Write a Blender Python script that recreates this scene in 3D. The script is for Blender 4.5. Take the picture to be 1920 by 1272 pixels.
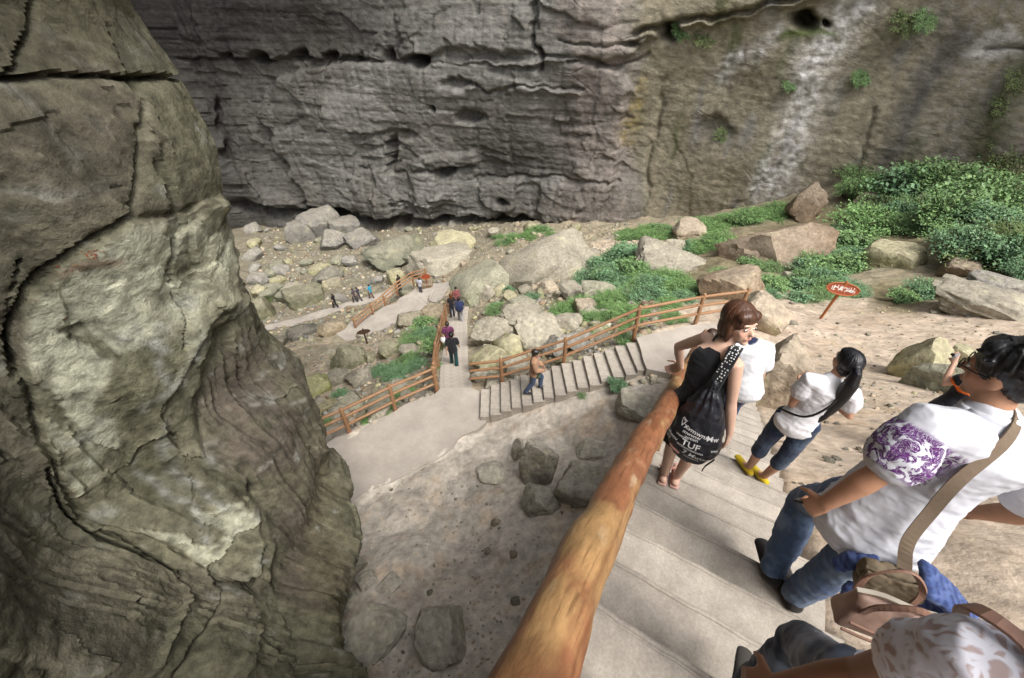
import bpy, bmesh, math, random
import numpy as np
from mathutils import Vector, Matrix

for o in list(bpy.data.objects):
    bpy.data.objects.remove(o)
SC = bpy.context.scene
COL = SC.collection
random.seed(7)

# ------------------------------------------------------------------ camera
FPX, PITCH = 800.0, math.radians(40.28)          # focal length in photo pixels (1920 wide), tilt down
cam = bpy.data.cameras.new('camera')
cam.sensor_width = 36.0
cam.lens = FPX / 1920 * 36.0
cam.clip_start, cam.clip_end = 0.03, 600
camo = bpy.data.objects.new('camera', cam)
COL.objects.link(camo)
camo.location = (0, 0, 0)
camo.rotation_euler = (math.pi / 2 - PITCH, 0, 0)
SC.camera = camo

# ------------------------------------------------------------------ sky, sun, exposure
SUN_EL, SUN_AZ = math.radians(58), math.radians(143)     # azimuth clockwise from +Y (to the right of the view)
world = bpy.data.worlds.new('World')
SC.world = world
world.use_nodes = True
wn, wl = world.node_tree.nodes, world.node_tree.links
wn.clear()
sky = wn.new('ShaderNodeTexSky')
sky.sky_type = 'NISHITA'
sky.sun_disc = False
sky.sun_elevation = SUN_EL
sky.sun_rotation = SUN_AZ
sky.air_density, sky.dust_density, sky.ozone_density = 1.0, 5.0, 1.0
hs = wn.new('ShaderNodeHueSaturation')
hs.inputs['Saturation'].default_value = 0.28          # overcast: the sky is nearly white
bg = wn.new('ShaderNodeBackground')
bg.inputs['Strength'].default_value = 0.15
wo = wn.new('ShaderNodeOutputWorld')
wl.new(sky.outputs[0], hs.inputs['Color'])
wl.new(hs.outputs[0], bg.inputs['Color'])
wl.new(bg.outputs[0], wo.inputs['Surface'])
sl = bpy.data.lights.new('sun', 'SUN')
sl.energy = 1.2
sl.angle = math.radians(22)
sl.color = (1.0, 0.96, 0.90)
so = bpy.data.objects.new('sun', sl)
COL.objects.link(so)
sd = Vector((math.sin(SUN_AZ) * math.cos(SUN_EL), math.cos(SUN_AZ) * math.cos(SUN_EL), math.sin(SUN_EL)))
so.rotation_euler = sd.to_track_quat('Z', 'Y').to_euler()
vs = SC.view_settings
vs.view_transform = 'Standard'
vs.look = 'None'
vs.exposure = 1.08
vs.gamma = 1.0
vs.use_curve_mapping = False
SC.cycles.max_bounces = 5
SC.cycles.diffuse_bounces = 3
SC.cycles.use_denoising = True
SC.cycles.denoising_prefilter = 'NONE'

# ------------------------------------------------------------------ numpy noise
def _h(ix, iy, iz, seed):
    h = (ix.astype(np.int64) * 374761393 + iy.astype(np.int64) * 668265263 + iz.astype(np.int64) * 2147483647 + seed * 1274126177) & 0xffffffff
    h = ((h ^ (h >> 13)) * 1274126177) & 0xffffffff
    h = ((h ^ (h >> 16)) * 2246822519) & 0xffffffff
    return h ^ (h >> 15)
_G = np.array([(1,1,0),(-1,1,0),(1,-1,0),(-1,-1,0),(1,0,1),(-1,0,1),(1,0,-1),(-1,0,-1),(0,1,1),(0,-1,1),(0,1,-1),(0,-1,-1),(1,1,0),(-1,1,0),(0,-1,1),(0,-1,-1)], float)
def perlin(p, seed=0):
    p = np.asarray(p, float)
    i = np.floor(p).astype(np.int64); f = p - i
    w = f * f * f * (f * (f * 6 - 15) + 10)
    out = 0
    for dx in (0, 1):
        wx = w[:, 0] if dx else 1 - w[:, 0]
        for dy in (0, 1):
            wy = w[:, 1] if dy else 1 - w[:, 1]
            for dz in (0, 1):
                wz = w[:, 2] if dz else 1 - w[:, 2]
                g = _G[_h(i[:, 0] + dx, i[:, 1] + dy, i[:, 2] + dz, seed) & 15]
                out = out + wx * wy * wz * (g[:, 0] * (f[:, 0] - dx) + g[:, 1] * (f[:, 1] - dy) + g[:, 2] * (f[:, 2] - dz))
    return out
def fbm(p, oct=4, seed=0, gain=0.5, lac=2.03, ridged=False):
    p = np.asarray(p, float); a = 1.0; s = 0; n = 0
    for k in range(oct):
        v = perlin(p, seed + k * 17)
        if ridged: v = 1 - 2 * np.abs(v) * 1.6
        s = s + a * v; n += a; a *= gain; p = p * lac + 3.7
    return s / n
def cells(p, seed=0, k=1.0, g=0.6, b=0.5):
    """lumpy relief: upper envelope of tilted paraboloids on a jittered 2-D grid; also the gap to the second (creases)."""
    p = np.asarray(p, float)
    i = np.floor(p).astype(np.int64)
    best = np.full(len(p), -1e9); sec = best.copy(); idv = np.zeros(len(p))
    for dx in range(-2, 3):
        for dy in range(-2, 3):
            cx, cy = i[:, 0] + dx, i[:, 1] + dy
            z = np.zeros_like(cx)
            r = [(_h(cx, cy, z + q, seed) & 0xffff) / 65535.0 for q in range(5)]
            qx, qy = p[:, 0] - (cx + r[0]), p[:, 1] - (cy + r[1])
            v = b * r[2] + g * ((r[3] - .5) * 2 * qx + (r[4] - .5) * 2 * qy) - k * (qx * qx + qy * qy)
            up = v > best
            sec = np.where(up, best, np.maximum(sec, v))
            idv = np.where(up, r[2] * .37 + r[3] * .63, idv)
            best = np.where(up, v, best)
    return best, best - sec, idv
def sstep(a, b, x):
    t = np.clip((x - a) / (b - a), 0, 1)
    return t * t * (3 - 2 * t)
def seg_d(u, v, pts):
    """distance to a polyline"""
    d = np.full(u.shape, 1e9)
    for (x0, y0), (x1, y1) in zip(pts[:-1], pts[1:]):
        dx, dy = x1 - x0, y1 - y0
        t = np.clip(((u - x0) * dx + (v - y0) * dy) / (dx * dx + dy * dy + 1e-9), 0, 1)
        d = np.minimum(d, np.hypot(u - x0 - t * dx, v - y0 - t * dy))
    return d
def poly_sd(u, v, pts):
    """signed distance to a polygon, positive inside"""
    d = seg_d(u, v, list(pts) + [pts[0]])
    ins = np.zeros(u.shape, bool)
    n = len(pts)
    for a in range(n):
        x0, y0 = pts[a]; x1, y1 = pts[(a + 1) % n]
        c = ((y0 > v) != (y1 > v)) & (u < (x1 - x0) * (v - y0) / (y1 - y0 + 1e-12) + x0)
        ins ^= c
    return np.where(ins, d, -d)

# ------------------------------------------------------------------ survey: bearing of a photo point -> place
CP, SP = math.cos(PITCH), math.sin(PITCH)
def ray(u, v):
    x, y = (u - 960) / FPX, (636 - v) / FPX
    return np.array([x, CP + y * SP, -SP + y * CP])
def atz(u, v, z):
    r = ray(u, v); return r * (z / r[2])
def aty(u, v, y):
    r = ray(u, v); return r * (y / r[1])
def atr(u, v, h):
    r = ray(u, v); return r * (h / math.hypot(r[0], r[1]))
def proj(P):
    P = np.asarray(P, float)
    d = P[:, 1] * CP - P[:, 2] * SP
    up = P[:, 1] * SP + P[:, 2] * CP
    d = np.where(np.abs(d) < 1e-6, 1e-6, d)
    return 960 + FPX * P[:, 0] / d, 636 - FPX * up / d, d

# ------------------------------------------------------------------ materials
MATS = {}
def mat(name, color=(.5, .5, .5), rough=.85, spec=.3, var=.0, vscale=8.0, bump=0.0, bscale=20.0, attr=False, col2=None, mixscale=3.0,
        stretch=(1, 1, 1), vdetail=6, bdist=.02, sheen=0.0, metal=0.0, lo=.35, hi=.65, sub=0.0, rand=0.0, speck=0.0, sscale=60.0, crack=0.0, cscale=1.5):
    """procedural material: base (or vertex albedo) varied by object-space noise, with bump"""
    if name in MATS: return MATS[name]
    m = bpy.data.materials.new(name); m.use_nodes = True
    N, L = m.node_tree.nodes, m.node_tree.links
    bs = N['Principled BSDF']
    bs.inputs['Roughness'].default_value = rough
    bs.inputs['Specular IOR Level'].default_value = spec
    bs.inputs['Metallic'].default_value = metal
    if sheen: bs.inputs['Sheen Weight'].default_value = sheen
    if sub:
        bs.inputs['Subsurface Weight'].default_value = sub
        bs.inputs['Subsurface Radius'].default_value = (.02, .008, .004)
        bs.inputs['Subsurface Scale'].default_value = .5
    tc = N.new('ShaderNodeTexCoord'); mp = N.new('ShaderNodeMapping')
    mp.inputs['Scale'].default_value = stretch
    L.new(tc.outputs['Object'], mp.inputs['Vector'])
    if attr:
        a = N.new('ShaderNodeVertexColor'); a.layer_name = 'albedo'; c = a.outputs['Color']
    else:
        a = N.new('ShaderNodeRGB'); a.outputs[0].default_value = (*color, 1); c = a.outputs[0]
    if col2 is not None:
        n2 = N.new('ShaderNodeTexNoise'); n2.inputs['Scale'].default_value = mixscale; n2.inputs['Detail'].default_value = 8
        L.new(mp.outputs[0], n2.inputs['Vector'])
        rp = N.new('ShaderNodeValToRGB'); rp.color_ramp.elements[0].position = lo; rp.color_ramp.elements[1].position = hi
        L.new(n2.outputs['Fac'], rp.inputs[0])
        mx = N.new('ShaderNodeMix'); mx.data_type = 'RGBA'
        L.new(rp.outputs[0], mx.inputs[0]); L.new(c, mx.inputs[6]); mx.inputs[7].default_value = (*col2, 1)
        c = mx.outputs[2]
    if var:
        n1 = N.new('ShaderNodeTexNoise'); n1.inputs['Scale'].default_value = vscale; n1.inputs['Detail'].default_value = vdetail
        n1.inputs['Roughness'].default_value = .65
        L.new(mp.outputs[0], n1.inputs['Vector'])
        mr = N.new('ShaderNodeMapRange')
        mr.inputs['From Min'].default_value = .25; mr.inputs['From Max'].default_value = .75
        mr.inputs['To Min'].default_value = 1 - var; mr.inputs['To Max'].default_value = 1 + var
        L.new(n1.outputs['Fac'], mr.inputs['Value'])
        ml = N.new('ShaderNodeMix'); ml.data_type = 'RGBA'; ml.blend_type = 'MULTIPLY'; ml.inputs[0].default_value = 1
        L.new(c, ml.inputs[6]); L.new(mr.outputs[0], ml.inputs[7]); c = ml.outputs[2]
    if speck:
        ns = N.new('ShaderNodeTexNoise'); ns.inputs['Scale'].default_value = sscale; ns.inputs['Detail'].default_value = 4; ns.inputs['Roughness'].default_value = .8
        L.new(mp.outputs[0], ns.inputs['Vector'])
        mr = N.new('ShaderNodeMapRange'); mr.inputs['From Min'].default_value = .3; mr.inputs['From Max'].default_value = .7; mr.inputs['To Min'].default_value = 1 - speck; mr.inputs['To Max'].default_value = 1 + speck
        L.new(ns.outputs['Fac'], mr.inputs['Value'])
        ml = N.new('ShaderNodeMix'); ml.data_type = 'RGBA'; ml.blend_type = 'MULTIPLY'; ml.inputs[0].default_value = 1
        L.new(c, ml.inputs[6]); L.new(mr.outputs[0], ml.inputs[7]); c = ml.outputs[2]
    if rand:
        oi = N.new('ShaderNodeObjectInfo'); mr = N.new('ShaderNodeMapRange'); mr.inputs['To Min'].default_value = 1 - rand; mr.inputs['To Max'].default_value = 1 + rand
        L.new(oi.outputs['Random'], mr.inputs['Value'])
        ml = N.new('ShaderNodeMix'); ml.data_type = 'RGBA'; ml.blend_type = 'MULTIPLY'; ml.inputs[0].default_value = 1
        L.new(c, ml.inputs[6]); L.new(mr.outputs[0], ml.inputs[7]); c = ml.outputs[2]
    L.new(c, bs.inputs['Base Color'])
    if bump:
        nb = N.new('ShaderNodeTexNoise'); nb.inputs['Scale'].default_value = bscale; nb.inputs['Detail'].default_value = 8
        nb.inputs['Roughness'].default_value = .6
        L.new(mp.outputs[0], nb.inputs['Vector'])
        bp = N.new('ShaderNodeBump'); bp.inputs['Strength'].default_value = bump; bp.inputs['Distance'].default_value = bdist
        hgt = nb.outputs['Fac']
        if crack:                                   # fine joints and hairline cracks, wandering
            wn_ = N.new('ShaderNodeTexNoise'); wn_.inputs['Scale'].default_value = cscale * 1.3; wn_.inputs['Detail'].default_value = 5; L.new(mp.outputs[0], wn_.inputs['Vector'])
            mv = N.new('ShaderNodeMix'); mv.data_type = 'VECTOR'; mv.inputs[0].default_value = .42; L.new(mp.outputs[0], mv.inputs[4]); L.new(wn_.outputs['Color'], mv.inputs[5])
            vo = N.new('ShaderNodeTexVoronoi'); vo.feature = 'DISTANCE_TO_EDGE'; vo.inputs['Scale'].default_value = cscale; L.new(mv.outputs[1], vo.inputs['Vector'])
            cr = N.new('ShaderNodeMapRange'); cr.inputs['From Max'].default_value = .022; L.new(vo.outputs['Distance'], cr.inputs['Value'])
            mk = N.new('ShaderNodeTexNoise'); mk.inputs['Scale'].default_value = cscale * .9; mk.inputs['Detail'].default_value = 3; L.new(mp.outputs[0], mk.inputs['Vector'])
            mm = N.new('ShaderNodeMapRange'); mm.inputs['From Min'].default_value = .50; mm.inputs['From Max'].default_value = .62; mm.inputs['To Max'].default_value = crack; L.new(mk.outputs['Fac'], mm.inputs['Value'])
            ad = N.new('ShaderNodeMath'); ad.operation = 'MULTIPLY_ADD'; L.new(mm.outputs[0], ad.inputs[1]); L.new(cr.outputs[0], ad.inputs[0]); L.new(nb.outputs['Fac'], ad.inputs[2]); hgt = ad.outputs[0]
        L.new(hgt, bp.inputs['Height']); L.new(bp.outputs[0], bs.inputs['Normal'])
    MATS[name] = m
    return m

# ------------------------------------------------------------------ object helpers
def mesh_of(name, verts, faces, smooth=True, colors=None):
    me = bpy.data.meshes.new(name)
    V = np.asarray(verts, np.float32)
    if isinstance(faces, np.ndarray) and faces.ndim == 2:
        k = faces.shape[1]
        me.vertices.add(len(V)); me.vertices.foreach_set('co', V.ravel())
        me.loops.add(faces.size); me.loops.foreach_set('vertex_index', faces.ravel().astype(np.int32))
        me.polygons.add(len(faces)); me.polygons.foreach_set('loop_start', np.arange(0, faces.size, k, dtype=np.int32))
        me.update(calc_edges=True)
    else:
        me.from_pydata([tuple(map(float, v)) for v in V], [], [tuple(map(int, f)) for f in faces])
    if smooth: me.polygons.foreach_set('use_smooth', np.ones(len(me.polygons), bool))
    if colors is not None:
        ca = me.color_attributes.new('albedo', 'FLOAT_COLOR', 'POINT')
        c = np.ones((len(V), 4), np.float32); c[:, :3] = colors
        ca.data.foreach_set('color', c.ravel())
    me.validate(); me.update()
    return me
def obj(name, me, m=None, parent=None, loc=None, rot=None, scale=None):
    o = bpy.data.objects.new(name, me); COL.objects.link(o)
    if m is not None and me is not None and not me.materials: me.materials.append(m)
    if parent is not None: o.parent = parent
    if loc is not None: o.location = loc
    if rot is not None: o.rotation_euler = rot
    if scale is not None: o.scale = scale
    return o
def empty(name, loc=(0, 0, 0), rz=0.0):
    o = bpy.data.objects.new(name, None); COL.objects.link(o)
    o.location = loc; o.rotation_euler = (0, 0, rz); o.empty_display_size = .2
    return o
def tag(o, label=None, cat=None, group=None, kind=None):
    if label: o['label'] = label
    if cat: o['category'] = cat
    if group: o['group'] = group
    if kind: o['kind'] = kind
    return o
def grid_faces(nu, nv, closed_u=False):
    a = np.arange(nu if closed_u else nu - 1); b = np.arange(nv - 1)
    A, B = np.meshgrid(a, b, indexing='ij'); A2 = (A + 1) % nu
    return np.stack([A * nv + B, A2 * nv + B, A2 * nv + B + 1, A * nv + B + 1], -1).reshape(-1, 4)
def rotm(yaw=0, pitch=0, roll=0):
    return np.array(Matrix.Rotation(yaw, 3, 'Z') @ Matrix.Rotation(pitch, 3, 'X') @ Matrix.Rotation(roll, 3, 'Y'))
def box_mesh(name, sx, sy, sz, bev=.01, jit=0.0, seed=0):
    bm = bmesh.new(); bmesh.ops.create_cube(bm, size=1)
    for v in bm.verts: v.co = Vector((v.co.x * sx, v.co.y * sy, v.co.z * sz))
    if bev: bmesh.ops.bevel(bm, geom=bm.edges[:], offset=bev, segments=2, affect='EDGES', profile=.6)
    if jit:
        rr = random.Random(seed)
        for v in bm.verts: v.co += Vector((rr.uniform(-jit, jit), rr.uniform(-jit, jit), rr.uniform(-jit, jit)))
    me = bpy.data.meshes.new(name); bm.to_mesh(me); bm.free()
    return me
def tube_data(pts, radii, sides=12, caps=True, up=(0, 0, 1), flat=None):
    """rings along a polyline; radii scalar or (ra, rb) per point; rounded caps"""
    P = [np.asarray(p, float) for p in pts]
    R = [(r, r) if np.isscalar(r) else r for r in radii]
    if caps:
        d0 = P[0] - P[1]; d0 /= np.linalg.norm(d0) + 1e-9
        d1 = P[-1] - P[-2]; d1 /= np.linalg.norm(d1) + 1e-9
        r0, r1 = R[0], R[-1]
        pre = [(P[0] + d0 * min(r0) * math.sin(a), (r0[0] * math.cos(a), r0[1] * math.cos(a))) for a in (1.5, 1.1, .6)]
        post = [(P[-1] + d1 * min(r1) * math.sin(a), (r1[0] * math.cos(a), r1[1] * math.cos(a))) for a in (.6, 1.1, 1.5)]
        P = [a for a, _ in pre] + P + [a for a, _ in post]
        R = [b for _, b in pre] + R + [b for _, b in post]
    P = np.array(P); n = len(P)
    T = np.gradient(P, axis=0); T /= np.linalg.norm(T, axis=1, keepdims=True) + 1e-9
    V = []
    u = np.asarray(up, float); u = u - T[0] * (u @ T[0])
    if np.linalg.norm(u) < 1e-3: u = np.array([0, 1.0, 0]) - T[0] * T[0][1]
    u /= np.linalg.norm(u)
    ang = np.arange(sides) / sides * 2 * math.pi
    for k in range(n):
        u = u - T[k] * (u @ T[k]); u /= np.linalg.norm(u) + 1e-9
        w = np.cross(T[k], u)
        V.append(P[k] + np.outer(np.cos(ang), w) * R[k][0] + np.outer(np.sin(ang), u) * R[k][1])
    V = np.concatenate(V)
    F = []
    for k in range(n - 1):
        for a in range(sides):
            b = (a + 1) % sides
            F.append((k * sides + a, k * sides + b, (k + 1) * sides + b, (k + 1) * sides + a))
    F.append(tuple(range(sides - 1, -1, -1))); F.append(tuple((n - 1) * sides + a for a in range(sides)))
    return V, F
def log_mesh(name, p0, p1, r0, r1, sides=14, seg=16, wob=.006, seed=0, knots=.012):
    """a peeled log: slightly crooked, uneven, with soft knots"""
    p0, p1 = np.asarray(p0, float), np.asarray(p1, float)
    L = np.linalg.norm(p1 - p0)
    ts = np.linspace(0, 1, seg)
    off = np.stack([perlin(np.stack([ts * L * .7, ts * 0 + q * 5.3, ts * 0 + seed * 1.7], 1), 5) for q in range(3)], 1) * wob * 3
    pts = p0 + np.outer(ts, p1 - p0) + off
    V, F = tube_data(pts, [r0 + (r1 - r0) * t for t in ts], sides)
    C = p0 + np.outer(np.clip(((V - p0) @ (p1 - p0)) / L ** 2, 0, 1), p1 - p0)
    dirn = V - C; rr = np.linalg.norm(dirn, axis=1, keepdims=True) + 1e-9
    k = perlin(V * 4 + seed, 9) * knots + perlin(V * 11 + seed, 10) * knots * .5
    V = V + dirn / rr * k[:, None]
    return mesh_of(name, V, F)

_ico = {}
def ico(n):
    if n not in _ico:
        bm = bmesh.new(); bmesh.ops.create_icosphere(bm, subdivisions=n, radius=1)
        _ico[n] = (np.array([v.co[:] for v in bm.verts]), np.array([[v.index for v in f.verts] for f in bm.faces])); bm.free()
    return _ico[n]

# ------------------------------------------------------------------ the stairs' own axes (used by ground, steps, rail and people)
SD = np.array([.5196, .8544, 0.0]); SD /= np.linalg.norm(SD)     # way down
SN = np.array([-SD[1], SD[0], 0.0])                               # across, to the rail side
def stair_pt(s, n, h=0.0):
    p = SD * s + SN * n; p[2] = -1.6 - .62 * s + h
    return p
TREAD, RISE = .305, .1891
def step_z(s):
    """top of the tread at distance s down the flight"""
    i = math.ceil((s - .77) / TREAD - 1e-6)
    return -1.6 - .62 * (.77 + i * TREAD)

# ------------------------------------------------------------------ cliff plan
_cp = [(-120, -60), (-95, 10), (-70, 48), (-50, 62), (-36, 65), (-20, 62.5), (-5, 59), (8, 55), (18, 51), (30, 45.5), (40, 37.5), (48, 27), (55, 12), (61, -12), (66, -45)]
def catmull(pts, n=12):
    P = np.array(pts, float); out = []
    Q = np.vstack([2 * P[0] - P[1], P, 2 * P[-1] - P[-2]])
    for i in range(1, len(Q) - 2):
        p0, p1, p2, p3 = Q[i - 1:i + 3]
        for t in np.linspace(0, 1, n, endpoint=False):
            out.append(.5 * (2 * p1 + (p2 - p0) * t + (2 * p0 - 5 * p1 + 4 * p2 - p3) * t * t + (3 * p1 - p0 - 3 * p2 + p3) * t ** 3))
    out.append(P[-1]); return np.array(out)
WALL = catmull(_cp, 14)
def wall_hit(u, v, off=0.0):
    r = ray(u, v); d = r[:2]
    best = None
    for a, b in zip(WALL[:-1], WALL[1:]):
        e = b - a; den = d[0] * e[1] - d[1] * e[0]
        if abs(den) < 1e-9: continue
        t = (a[0] * e[1] - a[1] * e[0]) / den
        k = (a[0] * d[1] - a[1] * d[0]) / den
        if t > 0 and -1e-6 <= k <= 1 + 1e-6 and (best is None or t < best): best = t
    return r * (best + off)

# ------------------------------------------------------------------ ground: surveyed spot heights + thin-plate surface
_sh = [(s_u, s_v, s_z) for s_u, s_v, s_z in [
    (655,830,-10),(700,800,-10),(820,740,-10),(905,740,-10.02),(910,790,-10),(850,800,-10),(760,860,-10),(700,900,-10),(640,900,-10),(640,950,-10),
    (950,650,-10.8),(1050,640,-9.9),(1150,600,-9.7),(1250,572,-9.3),(1000,600,-12),(950,560,-15),(1150,530,-12.8),(1000,500,-16.8),(1100,470,-16.8),
    (1150,430,-20),(1300,520,-12),(1300,470,-14.8),(1250,430,-18.2),(1400,430,-15.6),(1480,400,-16),(1000,430,-22),(900,450,-23),(900,500,-19.5),(850,520,-20.6),
    (790,550,-21.3),(700,615,-22),(750,590,-21.7),(560,600,-25.3),(697,557,-24.6),(440,620,-26),(650,640,-21),(600,700,-17),(700,700,-15),(750,740,-12),
    (620,760,-12.5),(550,680,-19),(780,650,-14.3),(760,700,-13.2),(500,640,-23),(500,500,-27.5),(600,500,-27),(700,480,-26.5),(800,440,-26),
    (1537,597,-9.9),(1650,600,-9.3),(1780,600,-9),(1900,560,-8.7),(1600,650,-8.5),(1700,560,-10.7),(1600,540,-11),(1650,480,-12.2),(1500,480,-13.5),
    (1600,400,-15),(1750,400,-12.9),(1900,450,-9.8),(1900,350,-11.6),(1720,340,-14.6),(1400,560,-9.4),(860,600,-14.9),(852,682,-11.7)]]
SHARED = [tuple(atz(*p)) for p in _sh]
for u_, v_ in [(440,420),(560,418),(680,420),(800,418),(900,412),(1000,412),(1150,412),(1300,405),(1450,375),(1600,335),(1800,318),(1910,312)]:
    SHARED.append(tuple(wall_hit(u_, v_, -.6)))
SHARED += [(-2.2,11.0,-10.9),(-2.6,15.5,-13.2),(-3.0,19,-14.9),(-3.3,22.5,-16.6),(-3.6,25.7,-18.2),(-50,45,-28),(-60,10,-26),(-30,20,-24),(-20,8,-15),(-12,-8,-10),(-40,-40,-12),
           (55,0,-9),(60,-40,-2),(40,15,-9),(30,8,-7.8),(45,25,-11.5)]
LOW = [tuple(atz(*p)) for p in [(850,1000,-9.35),(760,960,-9.7),(700,1040,-9.3),(700,1150,-8.9),(800,1100,-9.0),(700,1272,-8.4),(850,1272,-8.1),(950,1150,-8.7),
       (1000,1000,-9.1),(1000,900,-9.4),(1050,850,-9.35),(1120,780,-9.0),(1180,730,-8.4),(1000,800,-9.75)]]
LOW += [(3.6,8.8,-8.2),(1.5,8.7,-9.2),(-.8,8.6,-10.02),(1,1,-7.8),(2,3,-8.0),(3,5,-8.2),(4.2,7,-8.2),(5,9,-8.15),(0,-3,-7.5),(-3,-3,-7.6),(8,5,-7.5),(12,0,-6),(8,-8,-6),(5,-3,-6.5)]
HIGH = [tuple(atz(*p)) for p in [(1600,750,-6.1),(1600,850,-4.7),(1850,900,-3.7),(1710,680,-7.4),(1500,700,-6.7),(1900,1050,-2.7)]]
HIGH += [tuple(stair_pt(s, n, -.1)) for s in (-3,-1.5,0,1.5,3,4.5,6,7.5,9,10) for n in (-1.15, .2)]
HIGH += [(5.5,9.3,-8.1),(3.6,9,-8.1),(5,-2,-1.2),(9,0,-2.9),(14,2,-4.4),(22,5,-6.5),(0,-8,2),(12,-10,0),(30,-10,-2)]
class TPS:
    def __init__(s, pts, lam=.02):
        P = np.array(pts); s.X = P[:, :2]; n = len(P)
        K = s.k(s.X, s.X) + lam * np.eye(n); Q = np.hstack([np.ones((n, 1)), s.X])
        A = np.block([[K, Q], [Q.T, np.zeros((3, 3))]])
        s.w = np.linalg.lstsq(A, np.concatenate([P[:, 2], np.zeros(3)]), rcond=None)[0]
    @staticmethod
    def k(a, b):
        d = np.linalg.norm(a[:, None] - b[None], axis=2)
        return d                                   # linear kernel: stays tame between heights
    def __call__(s, X):
        out = np.empty(len(X))
        for i in range(0, len(X), 20000):
            x = X[i:i + 20000]
            out[i:i + 20000] = np.hstack([s.k(x, s.X), np.ones((len(x), 1)), x]) @ s.w
        return out
T_LOW, T_HIGH = TPS(SHARED + LOW), TPS(SHARED + HIGH)
PATH_POLY = [tuple(atz(u, v, -10)[:2]) for u, v in [(905,738),(912,792),(880,812),(850,840),(820,862),(770,885),(735,905),(690,922),(655,945),(600,1000)]] + [(-6.6,4.6),(-8.6,6.2),(-7.2,6.9)] + [tuple(atz(u, v, -10)[:2]) for u, v in [(598,838),(655,815),(715,783),(770,757),(818,737),(828,728),(884,728)]]
def ground_z(X, detail=True):
    X = np.atleast_2d(np.asarray(X, float))
    s, n = X @ SD[:2], X @ SN[:2]
    wob = perlin(np.column_stack([X * .8, X[:, 0] * 0]), 3) * .12
    w = sstep(.24, .62, n + wob) * (1 - sstep(8.6, 10.2, s))
    zl, zh = T_LOW(X), T_HIGH(X)
    far = sstep(9.5, 12, s)
    z = np.where(n > .24, zh * (1 - w) + zl * w, zh)
    z = z * (1 - far) + .5 * (zl + zh) * far
    if detail:
        Z0 = np.zeros(len(X))
        amp = .04 + .5 * sstep(8, 30, X[:, 1])
        smooth_sand = sstep(.2, -.8, n) * sstep(16, 9, s)
        rough = fbm(np.column_stack([X * .35, Z0]), 4, 21) * amp * 1.6 + fbm(np.column_stack([X * 1.6, Z0]), 4, 31) * (.10 + .1 * sstep(8, 25, X[:, 1]))
        lump, _, _ = cells(X * .9 + 40, 5, 1.0, .6, .6)
        rough = rough + (lump - .2) * .16 * sstep(9, 20, X[:, 1])
        near_low = w * (1 - sstep(7, 9, X[:, 1]))
        l2, gp, _ = cells(X * 1.1 + 7, 8, 1.0, .7, .7)
        rough = rough + near_low * (np.clip(l2, -.2, 1) * .34 - .08)
        z = z + rough * (1 - .75 * smooth_sand)
    # level shelves where the paths lie
    sdp = poly_sd(X[:, 0], X[:, 1], PATH_POLY)
    m = sstep(-.5, .05, sdp); lip = perlin(np.column_stack([X * 2.3, X[:, 0] * 0]), 13) * .10 + perlin(np.column_stack([X * 7, X[:, 0] * 0]), 14) * .05
    z = z * (1 - m) + (-10.07 + np.exp(-((sdp - .05) / .22) ** 2) * (lip + .06)) * m
    for P, wid, drop in GROUND_STRIPS:
        d, zz = strip_d(X, P)
        m = sstep(wid + .7, wid + .05, d); z = z * (1 - m) + (zz - drop) * m
    # never above the steps of the upper flight
    m = sstep(-1.06, -.98, n) * sstep(.36, .26, n) * sstep(-3.2, -2.8, s) * sstep(10.6, 10.2, s)
    z = z * (1 - m) + np.minimum(z, -1.6 - .62 * s - .36) * m
    return z
def strip_d(X, P):
    P = np.array(P, float); d = np.full(len(X), 1e9); zz = np.zeros(len(X))
    for a, b in zip(P[:-1], P[1:]):
        e = b[:2] - a[:2]; t = np.clip(((X - a[:2]) @ e) / (e @ e), 0, 1)
        q = np.linalg.norm(X - a[:2] - t[:, None] * e, axis=1)
        up = q < d; d = np.where(up, q, d); zz = np.where(up, a[2] + t * (b[2] - a[2]), zz)
    return d, zz
# centre lines of the laid ways (x, y, z)
WALK = [(-1.78,9.35,-10.0),(-1.95,10.2,-10.45),(-2.25,12.1,-11.4),(-2.65,15.5,-13.05),(-3.05,18.9,-14.7),(-3.35,22.3,-16.35),(-3.62,25.6,-17.95)]
FLIGHT2 = [(3.75,8.86,-8.0),(-.88,8.62,-9.95)]
FAR1 = [tuple(atz(u, v, z)) for u, v, z in [(838,545,-20.3),(800,552,-20.9),(760,580,-21.5),(715,600,-21.9),(690,612,-22.1),(650,640,-22.3)]]
FAR2 = [tuple(atz(u, v, z)) for u, v, z in [(735,548,-24.0),(697,560,-24.5),(640,577,-25.0),(560,602,-25.5),(500,616,-25.8),(430,632,-26)]]
LAND = [(4.75,9.0,-8.0),(6.2,9.3,-8.0)]
GROUND_STRIPS = [(LAND, 1.05, .1), (WALK, .62, .12), (FLIGHT2, .66, .22), (FAR1, 1.6, .06), (FAR2, .75, .06)]
def gz(x, y): return float(ground_z([(x, y)])[0])

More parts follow.
